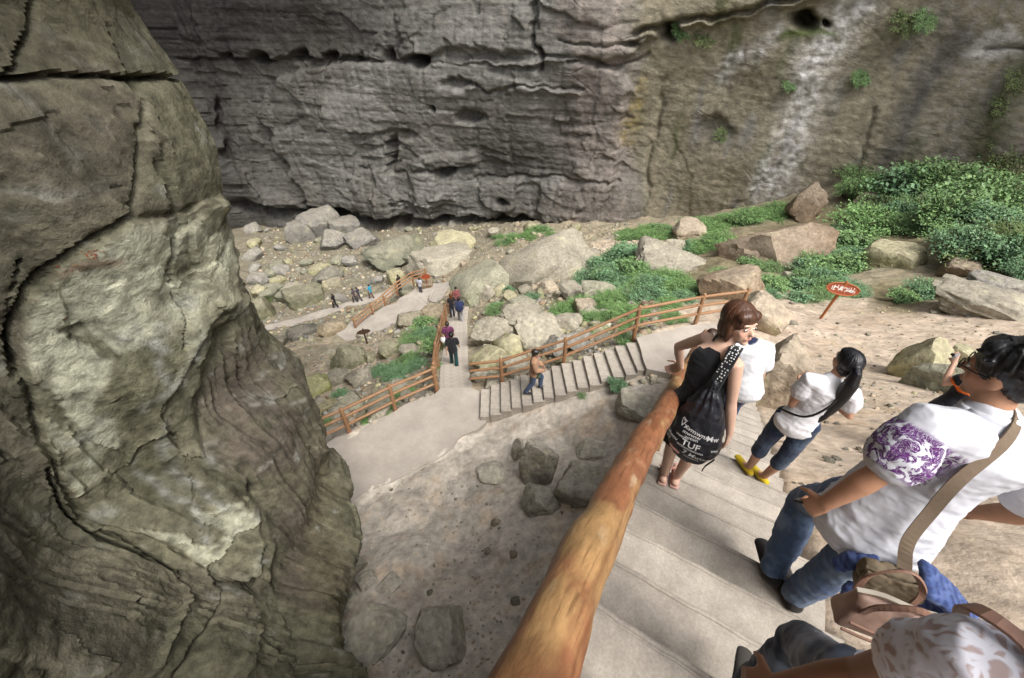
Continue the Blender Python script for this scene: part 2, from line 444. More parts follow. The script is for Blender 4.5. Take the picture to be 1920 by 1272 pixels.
def axis(lo, hi, c0, c1, d, grow):
    out = [c0]
    while out[-1] < c1: out.append(out[-1] + d)
    a = out[:]; st = d
    while a[-1] < hi: st = min(st * grow, 3.0); a.append(a[-1] + st)
    b = [c0]; st = d
    while b[-1] > lo: st = min(st * grow, 3.0); b.append(b[-1] - st)
    return np.array(b[:0:-1] + a)
gx = axis(-110, 75, -5.5, 9.0, .078, 1.024)
gy = [-1.0]; st = .07
while gy[-1] < 68:
    st = .07 + .0042 * max(0, gy[-1] - 4); gy.append(gy[-1] + st)
gy = np.concatenate([-1 - np.cumsum(.07 * 1.09 ** np.arange(50))[::-1], gy])
GX, GY = np.meshgrid(gx, gy, indexing='ij')
XY = np.column_stack([GX.ravel(), GY.ravel()])
GZ = ground_z(XY)
GP = np.column_stack([XY, GZ])
gu, gv, gd = proj(GP)
# ground albedo by soil: pale sand, trodden clay, dark humus with rubble, grey-olive scree
nz1 = fbm(np.column_stack([XY * .5, GZ * 0]), 4, 51); nz2 = fbm(np.column_stack([XY * 2.4, GZ * 0]), 4, 61)
sand = np.array([.47, .385, .30]); clay = np.array([.36, .27, .185]); humus = np.array([.17, .145, .09]); scree = np.array([.30, .265, .19]); pale = np.array([.45, .405, .345])
s_, n_ = XY @ SD[:2], XY @ SN[:2]
C = np.tile(scree, (len(XY), 1))
def lay(C, col, w): w = np.clip(w, 0, 1)[:, None]; return C * (1 - w) + col * w
C = lay(C, sand, sstep(16.5, 12.5, GY.ravel() + nz1 * 4) * sstep(-.2, -.9, n_ - 2.6 + nz1))
C = lay(C, pale, sstep(10.5, 8.5, GY.ravel() + nz1 * 2) * sstep(.2, .9, n_))
C = lay(C, sand, poly_sd(gu, gv, [(470,740),(560,690),(640,640),(720,620),(790,640),(740,690),(640,760),(560,800)]) / 40 + nz1)
C = lay(C, sand * 1.05, poly_sd(gu, gv, [(1040,470),(1140,440),(1260,450),(1280,490),(1180,520),(1080,520)]) / 25 + nz1 * .8)
C = lay(C, clay, sstep(.0, .3, nz2 * .6 + nz1 * .7) * .6)
C = lay(C, clay * .8, sstep(.22, .4, fbm(np.column_stack([XY * 1.1, GZ * 0 + 5]), 4, 53)) * .5)
C = lay(C, humus, (poly_sd(gu, gv, [(1000,560),(1150,470),(1420,380),(1560,330),(1920,280),(1960,560),(1700,520),(1560,545),(1420,560),(1250,600),(1020,630)]) / 50 + nz1 * 1.2) * .9)
C = lay(C, np.array([.17, .145, .085]), (poly_sd(gu, gv, [(1620,520),(1760,500),(1820,560),(1700,600),(1620,580)]) / 20 + nz1) * .85)
C = lay(C, humus, sstep(.18, .5, -nz2 - nz1 * .5) * .5 * sstep(9, 12, GY.ravel()))
C = lay(C, np.array([.17, .155, .115]), sstep(30, 48, GY.ravel() - GX.ravel() * .5 + nz1 * 8) * sstep(12, -6, GX.ravel()) * .75)
C = C * (1 + .5 * nz2[:, None] + .3 * fbm(np.column_stack([XY * 7, GZ * 0]), 3, 71)[:, None])
M_ground = mat('soil_and_rubble', attr=True, rough=.95, spec=.12, var=.40, vscale=6, bump=.7, bscale=9, bdist=.04, vdetail=14)
tag(obj('ground', mesh_of('ground', GP, grid_faces(len(gx), len(gy)), True, np.clip(C, .02, .8)), M_ground), kind='structure')

# ------------------------------------------------------------------ cliff: bedded rock wall across the chasm
def build_cliff():
    seg = np.linalg.norm(np.diff(WALL, axis=0), axis=1); cum = np.concatenate([[0], np.cumsum(seg)])
    # fine where the view falls on it
    a_lo, a_hi = np.interp([-42, 47], WALL[:, 0], cum)
    A = [0.0]
    while A[-1] < cum[-1]: A.append(A[-1] + (.17 if a_lo < A[-1] < a_hi else 1.6))
    A = np.array(A)
    bx, by = np.interp(A, cum, WALL[:, 0]), np.interp(A, cum, WALL[:, 1])
    k = np.ones(61) / 61; pad = lambda q: np.convolve(np.pad(q, 30, 'edge'), k, 'valid')
    tx, ty = np.gradient(pad(bx)), np.gradient(pad(by)); tl = np.hypot(tx, ty)
    nx, ny = ty / tl, -tx / tl
    Z = np.concatenate([np.arange(-33, -28.5, .5), np.arange(-28.5, 3.0, .14), np.arange(3.2, 36, 1.2)])
    nA, nZ = len(A), len(Z)
    AA, ZZ = np.repeat(A, nZ), np.tile(Z, nA)
    BX, BY, NX, NY = (np.repeat(q, nZ) for q in (bx, by, nx, ny))
    U, V, D = proj(np.column_stack([BX, BY, ZZ]))
    vis = D > 5
    U = np.where(vis, U, -5000); V = np.where(vis, V, -5000)
    P = np.column_stack([AA, ZZ, AA * 0])
    h = np.zeros(len(AA))
    # broad swells, blocks, bedding
    h += fbm(P * [.045, .07, 1], 3, 101) * 2.6
    lump, gap, ib1 = cells(P[:, :2] * [.10, .17] + np.column_stack([fbm(P * .3, 2, 381), fbm(P * .3 + 5, 2, 382)]) * .12, 111, .25, 1.0, .6); h += np.clip(lump, -.7, 1.2) * 1.25 * (.25 + .75 * sstep(1250, 1100, U))
    rel = sstep(1250, 1100, U)                                     # the left half is blockier, the right smoother
    l2, g2, ib2 = cells(P[:, :2] * [.28, .66] + np.column_stack([fbm(P * .8, 2, 383), fbm(P * .8 + 5, 2, 384)]) * .15 + 9, 113, .12, 1.2, .6); h += np.clip(l2, -.6, 1) * (.08 + .55 * rel)
    h += (ib1 - .5) * .9 * (.2 + .8 * rel) + (ib2 - .5) * .55 * (.12 + .88 * rel)
    l3, g3, _ = cells(P[:, :2] * [1.2, 2.4] + 3, 117, 1.0, 1.0, .8); h += np.clip(l3, -.4, 1) * (.03 + .05 * rel)
    zb = ZZ + fbm(P * [.05, .06, 1], 2, 121) * .6
    bed = perlin(np.column_stack([zb * 1.15, AA * .03, AA * 0]), 131)
    h += (.15 + .85 * rel) * np.tanh(bed * 5) * .06 * (.3 + 1.6 * np.clip(fbm(P * [.06, .2, 1], 2, 137) + .3, 0, 1)) + np.tanh(perlin(np.column_stack([zb * 3.1, AA * .05, AA * 0]), 133) * 4) * .022 * (.5 + .6 * rel)
    h += fbm(P * [.9, 1.3, 1], 4, 141) * .16
    h += -np.clip(fbm(P * [.35, .05, 1], 3, 143, ridged=True) - .55, 0, 1) * .5 * rel    # vertical joints
    wu, wv = U + fbm(P * .4, 3, 151) * 26, V + fbm(P * .4 + 50, 3, 152) * 16
    def step(sd, d, soft): return sstep(-soft, soft, sd) * d
    # the roof band above the line of holes stands forward
    line = np.interp(wu, [300, 560, 800, 1000, 1180, 1250, 1400, 1490, 1600, 1900], [104, 104, 106, 112, 100, 60, 30, 8, -20, -60])
    h += step(line - wv, 1.0, 4) * sstep(300, 380, wu)
    # great slab with its slanting left edge and undercut foot
    slab = poly_sd(wu, wv, [(508,205),(545,140),(700,108),(1100,105),(1180,130),(1165,300),(1130,405),(1000,392),(850,388),(720,385),(660,386),(600,368),(575,330),(535,265)])
    h += step(slab, 1.25, 4)
    h += step(poly_sd(wu, wv, [(400,250),(470,330),(590,368),(500,368),(430,360),(395,330)]), .9, 6)
    h += step(poly_sd(wu, wv, [(720,300),(755,300),(785,372),(770,388),(735,388)]), .9, 4)
    h += step(poly_sd(wu, wv, [(790,300),(840,305),(850,375),(838,388),(800,386)]), .9, 5)
    h += step(poly_sd(wu, wv, [(922,325),(985,325),(975,385),(920,372)]), .8, 4)
    h += step(poly_sd(wu, wv, [(1020,330),(1095,335),(1090,400),(1030,395)]), .7, 5)
    h += step(poly_sd(wu, wv, [(800,278),(900,270),(905,300),(800,300)]), .8, 4)
    h -= step(poly_sd(wu, wv, [(900,205),(1080,208),(1075,318),(905,318)]), .15, 4)
    h += step(poly_sd(wu, wv, [(780,100),(880,82),(1010,88),(1018,10),(900,-10),(770,20)]), .9, 6)
    h += step(poly_sd(wu, wv, [(880,150),(930,128),(1000,140),(1060,150),(1100,170),(1030,160),(940,158)]), .6, 4)
    # undercut at the foot and the pale bank below it
    und = np.interp(wu, [440, 600, 700, 850, 1000, 1130], [372, 384, 396, 393, 398, 412])
    h -= np.exp(-((wv - und - 4) / 7.0) ** 2) * 2.2 * sstep(400, 470, wu) * sstep(1140, 1080, wu)
    h += step(wv - und - 12, 2.6, 10) * sstep(690, 800, wu) * sstep(1140, 1060, wu)
    h -= np.exp(-(np.hypot((wu - 640) / 52, (wv - 393) / 17)) ** 4) * 3.0
    # holes, niches, cracks
    for hu, hv, ru, rv, dp in [(450,98,6,6,1.2),(516,101,14,9,1.9),(586,98,10,10,1.9),(645,97,8,8,1.6),(692,103,7,5,1.0),(755,95,9,10,2.0),(806,104,16,10,2.0),(838,192,4,6,1.2),
                               (755,270,8,22,1.4),(748,300,6,14,1.2),(850,303,18,10,1.3),(900,205,22,12,1.0),(957,362,9,7,1.2),(1255,58,16,16,2.2),(1508,36,20,15,2.4),(1550,39,7,6,1.5),
                               (412,210,8,30,.8),(425,290,9,40,.9),(1340,240,26,20,.4),(640,120,3,14,.6),(770,240,30,10,.5),(880,145,22,8,.7),(1190,80,14,6,.8)]:
        q = np.hypot((U + (wu - U) * .8 - hu) / ru, (V + (wv - V) * .8 - hv) / rv)
        h -= np.exp(-(q / 1.1) ** 4) * dp * 1.9
    for pts, wd, dp in [([(1022,-40),(1020,60),(1026,122)], 4, 1.3), ([(508,205),(535,265),(575,330),(600,368)], 4, .8), ([(890,135),(930,160),(1000,147),(1100,158)], 3, .7),
                        ([(1200,62),(1260,40),(1400,22),(1500,-6)], 5, 1.5), ([(340,105),(560,105),(800,108),(1010,112)], 2.5, .5), ([(700,300),(790,302),(900,300)], 3, .5),
                        ([(905,318),(1080,320),(1160,330)], 3, .5), ([(1850,95),(1920,90)], 3, .6), ([(1460,300),(1360,410)], 4, .3), ([(1640,200),(1600,330)], 4, .3),
                        ([(1250,150),(1200,400)], 6, .4), ([(1080,110),(1180,120),(1220,95)], 3, .6), ([(1060,70),(1150,80),(1230,70)], 2.5, .5)]:
        h -= np.exp(-(seg_d(wu, wv, pts) / wd) ** 2) * dp
    # gentle lean; high up on the left the unseen wall swings forward as the natural bridge's arch, shaped to darken that side
    left = sstep(25, -25, BX)
    lean = np.clip(ZZ - 2, 0, None)
    off = lean * (.05 + .35 * left) + .008 * left * lean ** 2 - np.clip(-ZZ - 8, 0, 30) * -.03
    X = np.column_stack([BX + NX * (h + off), BY + NY * (h + off), ZZ])
    # albedo: staining of the rock, with shade painted into its left side
    f1 = fbm(P * [.12, .1, 1], 4, 201); f2 = fbm(P * [.5, .12, 1], 4, 211); f3 = fbm(P * [1.5, 1.8, 1], 3, 221)
    grey = np.array([.19, .175, .15]); tan = np.array([.285, .275, .25]); olive = np.array([.265, .235, .165]); pink = np.array([.30, .255, .225]); blk = np.array([.08, .075, .07]); white = np.array([.72, .70, .68]); moss = np.array([.075, .085, .035])
    C = np.tile(tan, (len(AA), 1))
    C = lay(C, grey, sstep(-.1, .25, f1 + f3 * .3) * .8)
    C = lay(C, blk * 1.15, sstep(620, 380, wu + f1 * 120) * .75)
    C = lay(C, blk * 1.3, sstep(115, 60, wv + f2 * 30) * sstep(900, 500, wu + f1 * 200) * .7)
    C = lay(C, blk * 1.3, np.clip(poly_sd(wu, wv, [(900,205),(1080,208),(1090,330),(905,325)]) / 10, 0, 1) * (.45 + .3 * f3))
    C = lay(C, pink, sstep(1020, 1120, wu) * sstep(1240, 1170, wu + f2 * 40) * (.6 + .8 * f2))
    C = lay(C, olive, sstep(1170, 1220, wu + f2 * 30) * .92)
    C = lay(C, moss, sstep(1170, 1240, wu) * sstep(.1, .45, f2 + f1 * .5) * .75)
    C = lay(C, tan * .95, sstep(1180, 1250, wu) * sstep(.15, .45, -f2) * .7)
    C = lay(C, np.array([.26, .235, .21]), sstep(1690, 1800, wu + f2 * 60) * sstep(-.3, .2, f1 + f3) * .8)
    C = lay(C, white, np.exp(-(seg_d(wu + f2 * 24, wv, [(1620,0),(1590,40),(1530,115),(1505,200),(1480,290),(1445,345)]) / 32) ** 2) * (.55 + 1.1 * f3 + .5 * f2))
    C = lay(C, white * .8, np.exp(-(seg_d(wu, wv, [(1460,60),(1390,110),(1350,150)]) / 16) ** 2) * (.5 + f3))
    C = lay(C, white * .85, np.clip(poly_sd(wu, wv, [(1800,60),(1920,40),(1930,110),(1790,130)]) / 16 + f3, 0, 1) * .5)
    C = lay(C, blk * 1.4, np.exp(-(seg_d(wu + f2 * 16, wv, [(1810,70),(1760,120),(1720,180),(1690,250),(1670,290)]) / 26) ** 2) * .8)
    C = lay(C, blk, np.exp(-(np.hypot((wu - 1335) / 42, (wv - 245) / 26)) ** 2) * .7)
    C = lay(C, moss * .8, np.exp(-(seg_d(wu + f2 * 20, wv, [(1930,120),(1880,190),(1850,270),(1840,320)]) / 30) ** 2) * (.8 + f3))
    C = lay(C, np.array([.27, .21, .07]), np.exp(-(seg_d(wu, wv, [(1205,150),(1190,210),(1180,260)]) / 12) ** 2) * (.5 + f3))
    C = lay(C, np.array([.09, .13, .025]), np.exp(-(seg_d(wu, wv, [(1470,70),(1520,55),(1560,58)]) / 8) ** 2) * .8)
    thin = np.tanh(perlin(np.column_stack([zb * 4.2, AA * .08, AA * 0]), 231) * 5) * .11 + np.tanh(perlin(np.column_stack([zb * 9.0, AA * .15, AA * 0]), 233) * 5) * .07
    C = C * (1 + .22 * (ib1 - .5) * rel + .30 * (ib2 - .5) * rel + .5 * f3 + .34 * f2 + thin * (.3 + .7 * rel))[:, None] * (.40 + .10 * sstep(450, 750, wu) + .30 * sstep(1000, 1300, wu))[:, None]  # rock tone lowered towards the left, painting in the shade there
    C = lay(C, np.array([.27, .24, .185]), step(wv - und - 12, 1, 10) * sstep(690, 800, wu) * sstep(1140, 1060, wu) * .8)
    C = C * (1 - .35 * sstep(150, 60, wv + f2 * 30) * sstep(1000, 550, wu + f1 * 150))[:, None]     # shade under the arch painted into the upper left rock
    m = mat('bedded_cliff_rock', attr=True, rough=.92, spec=.15, var=.42, vscale=1.6, bump=.6, bscale=2.2, bdist=.30, vdetail=14, stretch=(1, 1, 1.5), crack=.4, cscale=.22)
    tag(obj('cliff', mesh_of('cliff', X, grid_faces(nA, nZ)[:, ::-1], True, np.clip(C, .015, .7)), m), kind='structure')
build_cliff()

# ------------------------------------------------------------------ the tall rock pillar beside the stairs
PIL = [(-16,17),(-10,10.6),(-6.2,7.3),(-4.35,5.75),(-3.86,5.2),(-3.72,4.75),(-3.78,4.2),(-3.95,3.6),(-4.35,3.0),(-4.75,2.35),(-4.7,1.75),(-4.3,1.2),(-4.0,.5),(-3.9,-.4),(-4.1,-1.8),(-5,-4),(-8,-8),(-14,-11)]
def build_pillar():
    W = catmull(PIL, 10)
    seg = np.linalg.norm(np.diff(W, axis=0), axis=1); cum = np.concatenate([[0], np.cumsum(seg)])
    i0, i1 = np.argmin(np.hypot(*(W - (-6.2, 7.3)).T)), np.argmin(np.hypot(*(W - (-4.1, -1.8)).T))
    A = [0.0]
    while A[-1] < cum[-1]: A.append(A[-1] + (.026 if cum[i0] < A[-1] < cum[i1] else .35))
    A = np.array(A); bx, by = np.interp(A, cum, W[:, 0]), np.interp(A, cum, W[:, 1])
    kn = np.ones(25) / 25; pad = lambda q: np.convolve(np.pad(q, 12, 'edge'), kn, 'valid')
    tx, ty = np.gradient(pad(bx)), np.gradient(pad(by)); tl = np.hypot(tx, ty); nx, ny = -ty / tl, tx / tl
    Z = np.concatenate([np.arange(-13, -10.2, .2), np.arange(-10.2, .3, .028), np.arange(.4, 9, .25)])
    nA, nZ = len(A), len(Z)
    AA, ZZ = np.repeat(A, nZ), np.tile(Z, nA)
    BX, BY, NX, NY = (np.repeat(q, nZ) for q in (bx, by, nx, ny))
    # foot flares towards the stairs as it comes nearer
    foot = sstep(-5.2, -8.7, ZZ) * np.interp(BY, [-2, .5, 1.7, 2.6, 3.4, 4.4, 5.4], [2.2, 2.4, 2.75, 2.2, 1.5, .6, .1])
    U, V, D = proj(np.column_stack([BX + foot, BY, ZZ]))
    vis = D > .5; U = np.where(vis, U, -5000); V = np.where(vis, V, -5000)
    P = np.column_stack([AA, ZZ, AA * 0]); P3 = np.column_stack([BX, BY, ZZ])
    wu, wv = U + fbm(P * 1.6, 3, 301) * 22, V + fbm(P * 1.6 + 9, 3, 302) * 22
    h = fbm(P * [.5, .35, 1], 2, 311) * .3
    nfl = 1 - sstep(.0, 25, poly_sd(wu, wv, [(405,600),(470,560),(620,800),(720,1290),(560,1290),(480,960),(390,850)]))
    # fracture planes: tilted flat facets that end in sharp little steps
    Q1 = P[:, :2] * [.62, .40] + np.column_stack([fbm(P * .9, 2, 371), fbm(P * .9 + 7, 2, 372)]) * .22
    l1, g1, id1 = cells(Q1, 313, .06, 1.2, .5); h += np.clip(l1, -.9, 1.2) * .34 + (id1 - .5) * .12
    Q2 = P[:, :2] * [1.7, 1.15] + np.column_stack([fbm(P * 2.2, 2, 373), fbm(P * 2.2 + 7, 2, 374)]) * .25 + 4
    l2, g2, id2 = cells(Q2, 317, .06, 1.2, .5); h += (np.clip(l2, -.7, 1) * .10 + (id2 - .5) * .065) * (.25 + .75 * nfl)
    Q3 = P[:, :2] * [4.6, 3.4] + np.column_stack([fbm(P * 5, 2, 375), fbm(P * 5 + 7, 2, 376)]) * .3 + 9
    l3, g3, id3 = cells(Q3, 319, .06, 1.2, .5); h += (np.clip(l3, -.7, 1) * .03 + (id3 - .5) * .035) * nfl
    def blk(poly, d, soft=14, tilt=(0, 0), c=None):
        sd = poly_sd(wu, wv, poly)
        c = c or np.mean(poly, axis=0)
        return sstep(-soft * .5, soft, sd) * (d + tilt[0] * (U - c[0]) + tilt[1] * (V - c[1])), sd
    # upper block, its ledge, and the blocks below
    for poly, d, soft, tilt in [
        ([(-400,-300),(240,-300),(250,0),(330,120),(310,150),(215,138),(-400,136)], .20, 8, (0, 0)),
        ([(-400,146),(195,146),(228,180),(234,395),(170,445),(95,510),(66,610),(-400,640)], .10, 16, (0, 0)),
        ([(240,160),(330,140),(420,270),(450,420),(452,500),(400,420),(330,380),(242,400)], .12, 20, (0, 0)),
        ([(98,560),(150,480),(235,412),(375,378),(440,470),(438,560),(405,600),(372,700),(345,775),(372,845),(395,890),(475,945),(482,1050),(450,1085),(350,1050),(285,1000),(200,965),(150,880),(112,760),(92,640)], .15, 16, (0, 0)),
        ([(372,382),(440,470),(436,590),(400,700),(375,640),(330,500),(318,430)], .14, 16, (0, 0)),
        ([(-400,640),(60,620),(88,700),(110,800),(150,900),(185,990),(270,1060),(285,1130),(240,1290),(-400,1400)], .22, 18, (0, 0)),
        ([(290,1010),(350,1040),(385,1090),(285,1290),(230,1290),(270,1120)], .2, 12, (0, 0)),
        ([(375,1098),(440,1100),(452,1180),(440,1290),(330,1290),(345,1180)], .28, 12, (0, 0)),
        ([(460,500),(520,640),(600,790),(640,920),(690,1120),(700,1290),(600,1290),(500,1050),(480,940),(400,880),(430,700)], .10, 20, (0, 0))]:
        b, sd = blk(poly, d * .48, soft * .36, tilt); h += b
    # cracks between the blocks
    for pts, wd, dp in [(p_, w_ * .5, d_ * .55) for p_, w_, d_ in [([(0,138),(195,140),(300,152)], 6, .35), ([(90,-40),(75,60),(40,120),(5,138)], 7, .4), ([(234,190),(236,395)], 4, .30), ([(236,398),(170,440),(95,510),(66,610),(80,690)], 9, .35),
                        ([(60,480),(66,620),(88,690)], 4, .2), ([(318,440),(350,560),(372,640)], 3, .16), ([(445,470),(440,560),(400,690)], 5, .22), ([(120,860),(150,950),(190,1000),(240,1040)], 9, .4),
                        ([(180,1000),(205,985),(280,1060)], 6, .25), ([(290,1060),(280,1150),(250,1272)], 9, .35), ([(450,1090),(455,1200),(520,1240),(640,1250)], 12, .45), ([(370,1085),(450,1085),(475,1100),(490,1045)], 8, .35),
                        ([(385,1085),(340,1200),(300,1290)], 8, .35), ([(395,640),(340,770),(372,850),(350,930)], 3, .10), ([(0,350),(150,355),(232,340)], 2.5, .06), ([(20,140),(80,220),(150,300)], 4, .06)]]:
        h -= np.exp(-(seg_d(wu, wv, pts) / wd) ** 2) * dp
    # flutes down the right-hand flank
    fl = sstep(.0, 25, poly_sd(wu, wv, [(405,600),(470,560),(620,800),(720,1290),(560,1290),(480,960),(390,850)]))
    fw = AA * 5.5 + ZZ * .75 + fbm(P * [1.2, .5, 1], 3, 321) * 1.5
    h += fl * (-np.abs(np.sin(fw * .9)) * .05 + fbm(np.column_stack([fw * 1.1, ZZ * .22, AA * 0]), 4, 323) * .22)
    h += fbm(P3 * 2.2, 3, 331) * .04 + fbm(P3 * 9, 4, 333) * .025
    lean = sstep(-1.2, 1, ZZ) * .12 + np.clip(ZZ - .6, 0, 9) * .42  # unseen top leans out, added to block sky and darken the pillar
    X = np.column_stack([BX + NX * (h - .30 + lean) + foot, BY + NY * (h - .30 + lean), ZZ])
    # trim each level so that the outer corner stands where it was surveyed
    su = [-900, -300, 0, 60, 130, 190, 270, 300, 420, 480, 570, 640, 720, 820, 950, 1080, 1180, 1272, 1500]; sx = [150, 180, 235, 285, 330, 362, 402, 412, 432, 442, 466, 505, 560, 612, 640, 668, 682, 692, 705]
    for it in range(3):
        U2, V2, D2 = proj(X); Ur = np.where(D2 > .5, U2, -1e5).reshape(nA, nZ); Vr = V2.reshape(nA, nZ); Dr = D2.reshape(nA, nZ)
        ia = Ur.argmax(0); q = np.arange(nZ); want = np.interp(Vr[ia, q], su, sx)
        dx = (want - Ur[ia, q]) * Dr[ia, q] / FPX
        ok = (Z > -10.2) & (Z < .6); dx = np.interp(Z, Z[ok], np.clip(dx[ok], -1.2, 1.2)); kw = np.hanning(55)[1:-1]; kw /= kw.sum(); dx = np.convolve(np.pad(dx, 26, 'edge'), kw, 'valid')
        X[:, 0] += np.tile(dx, nA)
    f1 = fbm(P3 * .9, 4, 341); f2 = fbm(P3 * 2.6, 4, 343); f3 = fbm(P3 * 8, 3, 347)
    olive = np.array([.225, .21, .14]); brown = np.array([.17, .15, .11]); lich = np.array([.45, .44, .33]); greyp = np.array([.44, .43, .38]); purple = np.array([.17, .135, .108]); dk = np.array([.085, .075, .05])
    C = np.tile(olive, (len(AA), 1))
    C = lay(C, brown, sstep(-.05, .3, f1 + f3 * .2) * .8)
    D_ = poly_sd(wu, wv, [(98,560),(150,480),(235,412),(375,378),(440,470),(438,560),(405,600),(372,700),(345,775),(372,845),(395,890),(475,945),(482,1050),(450,1085),(350,1050),(285,1000),(200,965),(150,880),(112,760),(92,640)])
    C = lay(C, lich * 1.12, sstep(0, 20, D_) * sstep(-.35, .12, f2 * .6 + f1 * .5 + (id2 - .5) * .5) * .9)
    C = lay(C, np.array([.15, .14, .085]), sstep(-4, 10, poly_sd(wu, wv, [(250,660),(330,610),(385,640),(350,700),(345,770),(360,850),(300,940),(262,850),(245,780),(205,760)])) * .85)
    flc = sstep(-20, 70, poly_sd(wu + f2 * 40, wv, [(405,600),(470,560),(620,800),(720,1290),(560,1290),(480,960),(390,850)]))
    C = lay(C, purple, flc * sstep(-.3, .15, f1 + f2 * .4) * .7)
    C = lay(C, np.array([.23, .20, .12]), fl * sstep(560, 640, wu + f1 * 40) * .6)
    for pts in ([(20,140),(60,190),(90,260),(150,290)], [(0,345),(80,355),(200,345)], [(330,600),(320,660),(350,720)], [(395,630),(365,700),(300,760)], [(350,800),(340,880),(400,930)], [(300,880),(350,930),(360,990)], [(0,400),(50,390)], [(260,620),(340,640)], [(420,830),(400,860)]):
        C = lay(C, greyp, np.exp(-(seg_d(wu + f2 * 18, wv + f1 * 14, pts) / 9) ** 2) * (.55 + f3 * 1.2))
    C = lay(C, greyp * .95, sstep(.2, .42, f2 + f3 * .3) * .55)
    C = lay(C, dk, sstep(.15, .4, -f2 - f3 * .3) * .55)
    C = lay(C, dk * 1.1, sstep(170, 110, wv + f1 * 30) * sstep(345, 250, wu + f2 * 40) * .62)  # shade on the upper left block painted into its colour
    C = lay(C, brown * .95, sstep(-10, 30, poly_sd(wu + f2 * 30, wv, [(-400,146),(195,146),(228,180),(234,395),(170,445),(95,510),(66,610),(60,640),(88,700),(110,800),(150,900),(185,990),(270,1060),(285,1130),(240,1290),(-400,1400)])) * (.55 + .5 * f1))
    C = lay(C, np.array([.20, .06, .03]), np.exp(-(seg_d(wu, wv, [(150,505),(175,480),(225,488)]) / 7) ** 2) * .5)
    C = C * (1 + .30 * (id1 - .5) + .42 * (id2 - .5) + .30 * (id3 - .5) * nfl)[:, None]
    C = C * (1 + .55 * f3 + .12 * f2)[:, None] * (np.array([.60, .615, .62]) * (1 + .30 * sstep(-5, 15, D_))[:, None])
    m = mat('lichen_pillar_rock', attr=True, rough=.9, spec=.18, var=.5, vscale=9, bump=.6, bscale=22, bdist=.05, vdetail=14, crack=.40, cscale=.8, speck=.14, sscale=55)
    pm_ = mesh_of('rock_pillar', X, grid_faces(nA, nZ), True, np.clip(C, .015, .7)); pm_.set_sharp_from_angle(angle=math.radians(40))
    o = obj('rock_pillar', pm_, m)
    tag(o, 'towering cracked olive rock pillar filling the left side of the view', 'rock')
build_pillar()

# ------------------------------------------------------------------ ground lookup along a bearing
def ground_fast(X):
    X = np.atleast_2d(X); G = GZ.reshape(len(gx), len(gy))
    i = np.clip(np.searchsorted(gx, X[:, 0]) - 1, 0, len(gx) - 2); j = np.clip(np.searchsorted(gy, X[:, 1]) - 1, 0, len(gy) - 2)
    a = np.clip((X[:, 0] - gx[i]) / (gx[i + 1] - gx[i]), 0, 1); b = np.clip((X[:, 1] - gy[j]) / (gy[j + 1] - gy[j]), 0, 1)
    return (G[i, j] * (1 - a) + G[i + 1, j] * a) * (1 - b) + (G[i, j + 1] * (1 - a) + G[i + 1, j + 1] * a) * b
def gz(x, y): return float(ground_fast([(x, y)])[0])
_ts = np.concatenate([np.linspace(.8, 14, 120), np.linspace(14.2, 75, 220)])
def hit(u, v, zup=0.0):
    """where the bearing of a photo point meets the ground"""
    r = ray(u, v); P = np.outer(_ts, r)
    b = P[:, 2] < ground_fast(P[:, :2]) + zup
    i = int(np.argmax(b)) if b.any() else len(_ts) - 1
    lo, hi = _ts[max(i - 1, 0)], _ts[i]
    P = np.outer(np.linspace(lo, hi, 12), r); b = P[:, 2] < ground_fast(P[:, :2]) + zup
    t = np.linspace(lo, hi, 12)[int(np.argmax(b))] if b.any() else hi
    return r * t, t

# ------------------------------------------------------------------ laid ways: steps, landing, paths
M_step = mat('worn_concrete', (.38, .34, .29), rough=.9, spec=.2, rand=.10, speck=.20, sscale=70, var=.36, vscale=5, bump=.35, bscale=90, bdist=.004, col2=(.29, .258, .22), mixscale=2.2, vdetail=12, lo=.3, hi=.75)
M_path = mat('path_concrete', (.40, .36, .312), rough=.9, spec=.2, speck=.10, sscale=25, var=.18, vscale=1.6, bump=.3, bscale=30, bdist=.006, col2=(.31, .275, .24), mixscale=.55, vdetail=12, lo=.35, hi=.75)
def slab(name, poly, z, th, m, parent=None):
    n = len(poly)
    V = [(x, y, z) for x, y in poly] + [(x, y, z - th) for x, y in poly]
    F = [tuple(range(n))] + [(i, i + n, (i + 1) % n + n, (i + 1) % n) for i in range(n)] + [tuple(range(2 * n - 1, n - 1, -1))]
    me = mesh_of(name, V, F, False)
    bm = bmesh.new(); bm.from_mesh(me)
    bmesh.ops.recalc_face_normals(bm, faces=bm.faces[:]); bm.to_mesh(me); bm.free()
    return obj(name, me, m, parent)
def rough_poly(poly, n=8, amp=.05, seed=0):
    out = []
    P = np.array(poly, float)
    for i in range(len(P)):
        a, b = P[i], P[(i + 1) % len(P)]
        L = np.linalg.norm(b - a); d = np.array([-(b - a)[1], (b - a)[0]]) / (L + 1e-9)
        k = max(2, int(L * n))
        for q in range(k):
            t = q / k; p = a + (b - a) * t
            w = perlin(np.array([[p[0] * 1.7, p[1] * 1.7, seed]]), 77)[0] + .5 * perlin(np.array([[p[0] * 5, p[1] * 5, seed]]), 78)[0]
            out.append(tuple(p + d * w * amp * 2 * (1 if q else .3)))
    return out
path = slab('path', rough_poly(PATH_POLY, 6, .045), -9.985, .3, M_path); tag(path, kind='structure')
land = slab('landing', rough_poly([(3.62,8.2),(4.5,7.9),(5.6,7.6),(6.9,8.6),(6.9,10.3),(5.2,10.05),(3.62,9.5)], 5, .02), -8.0, .3, M_path); tag(land, kind='structure')
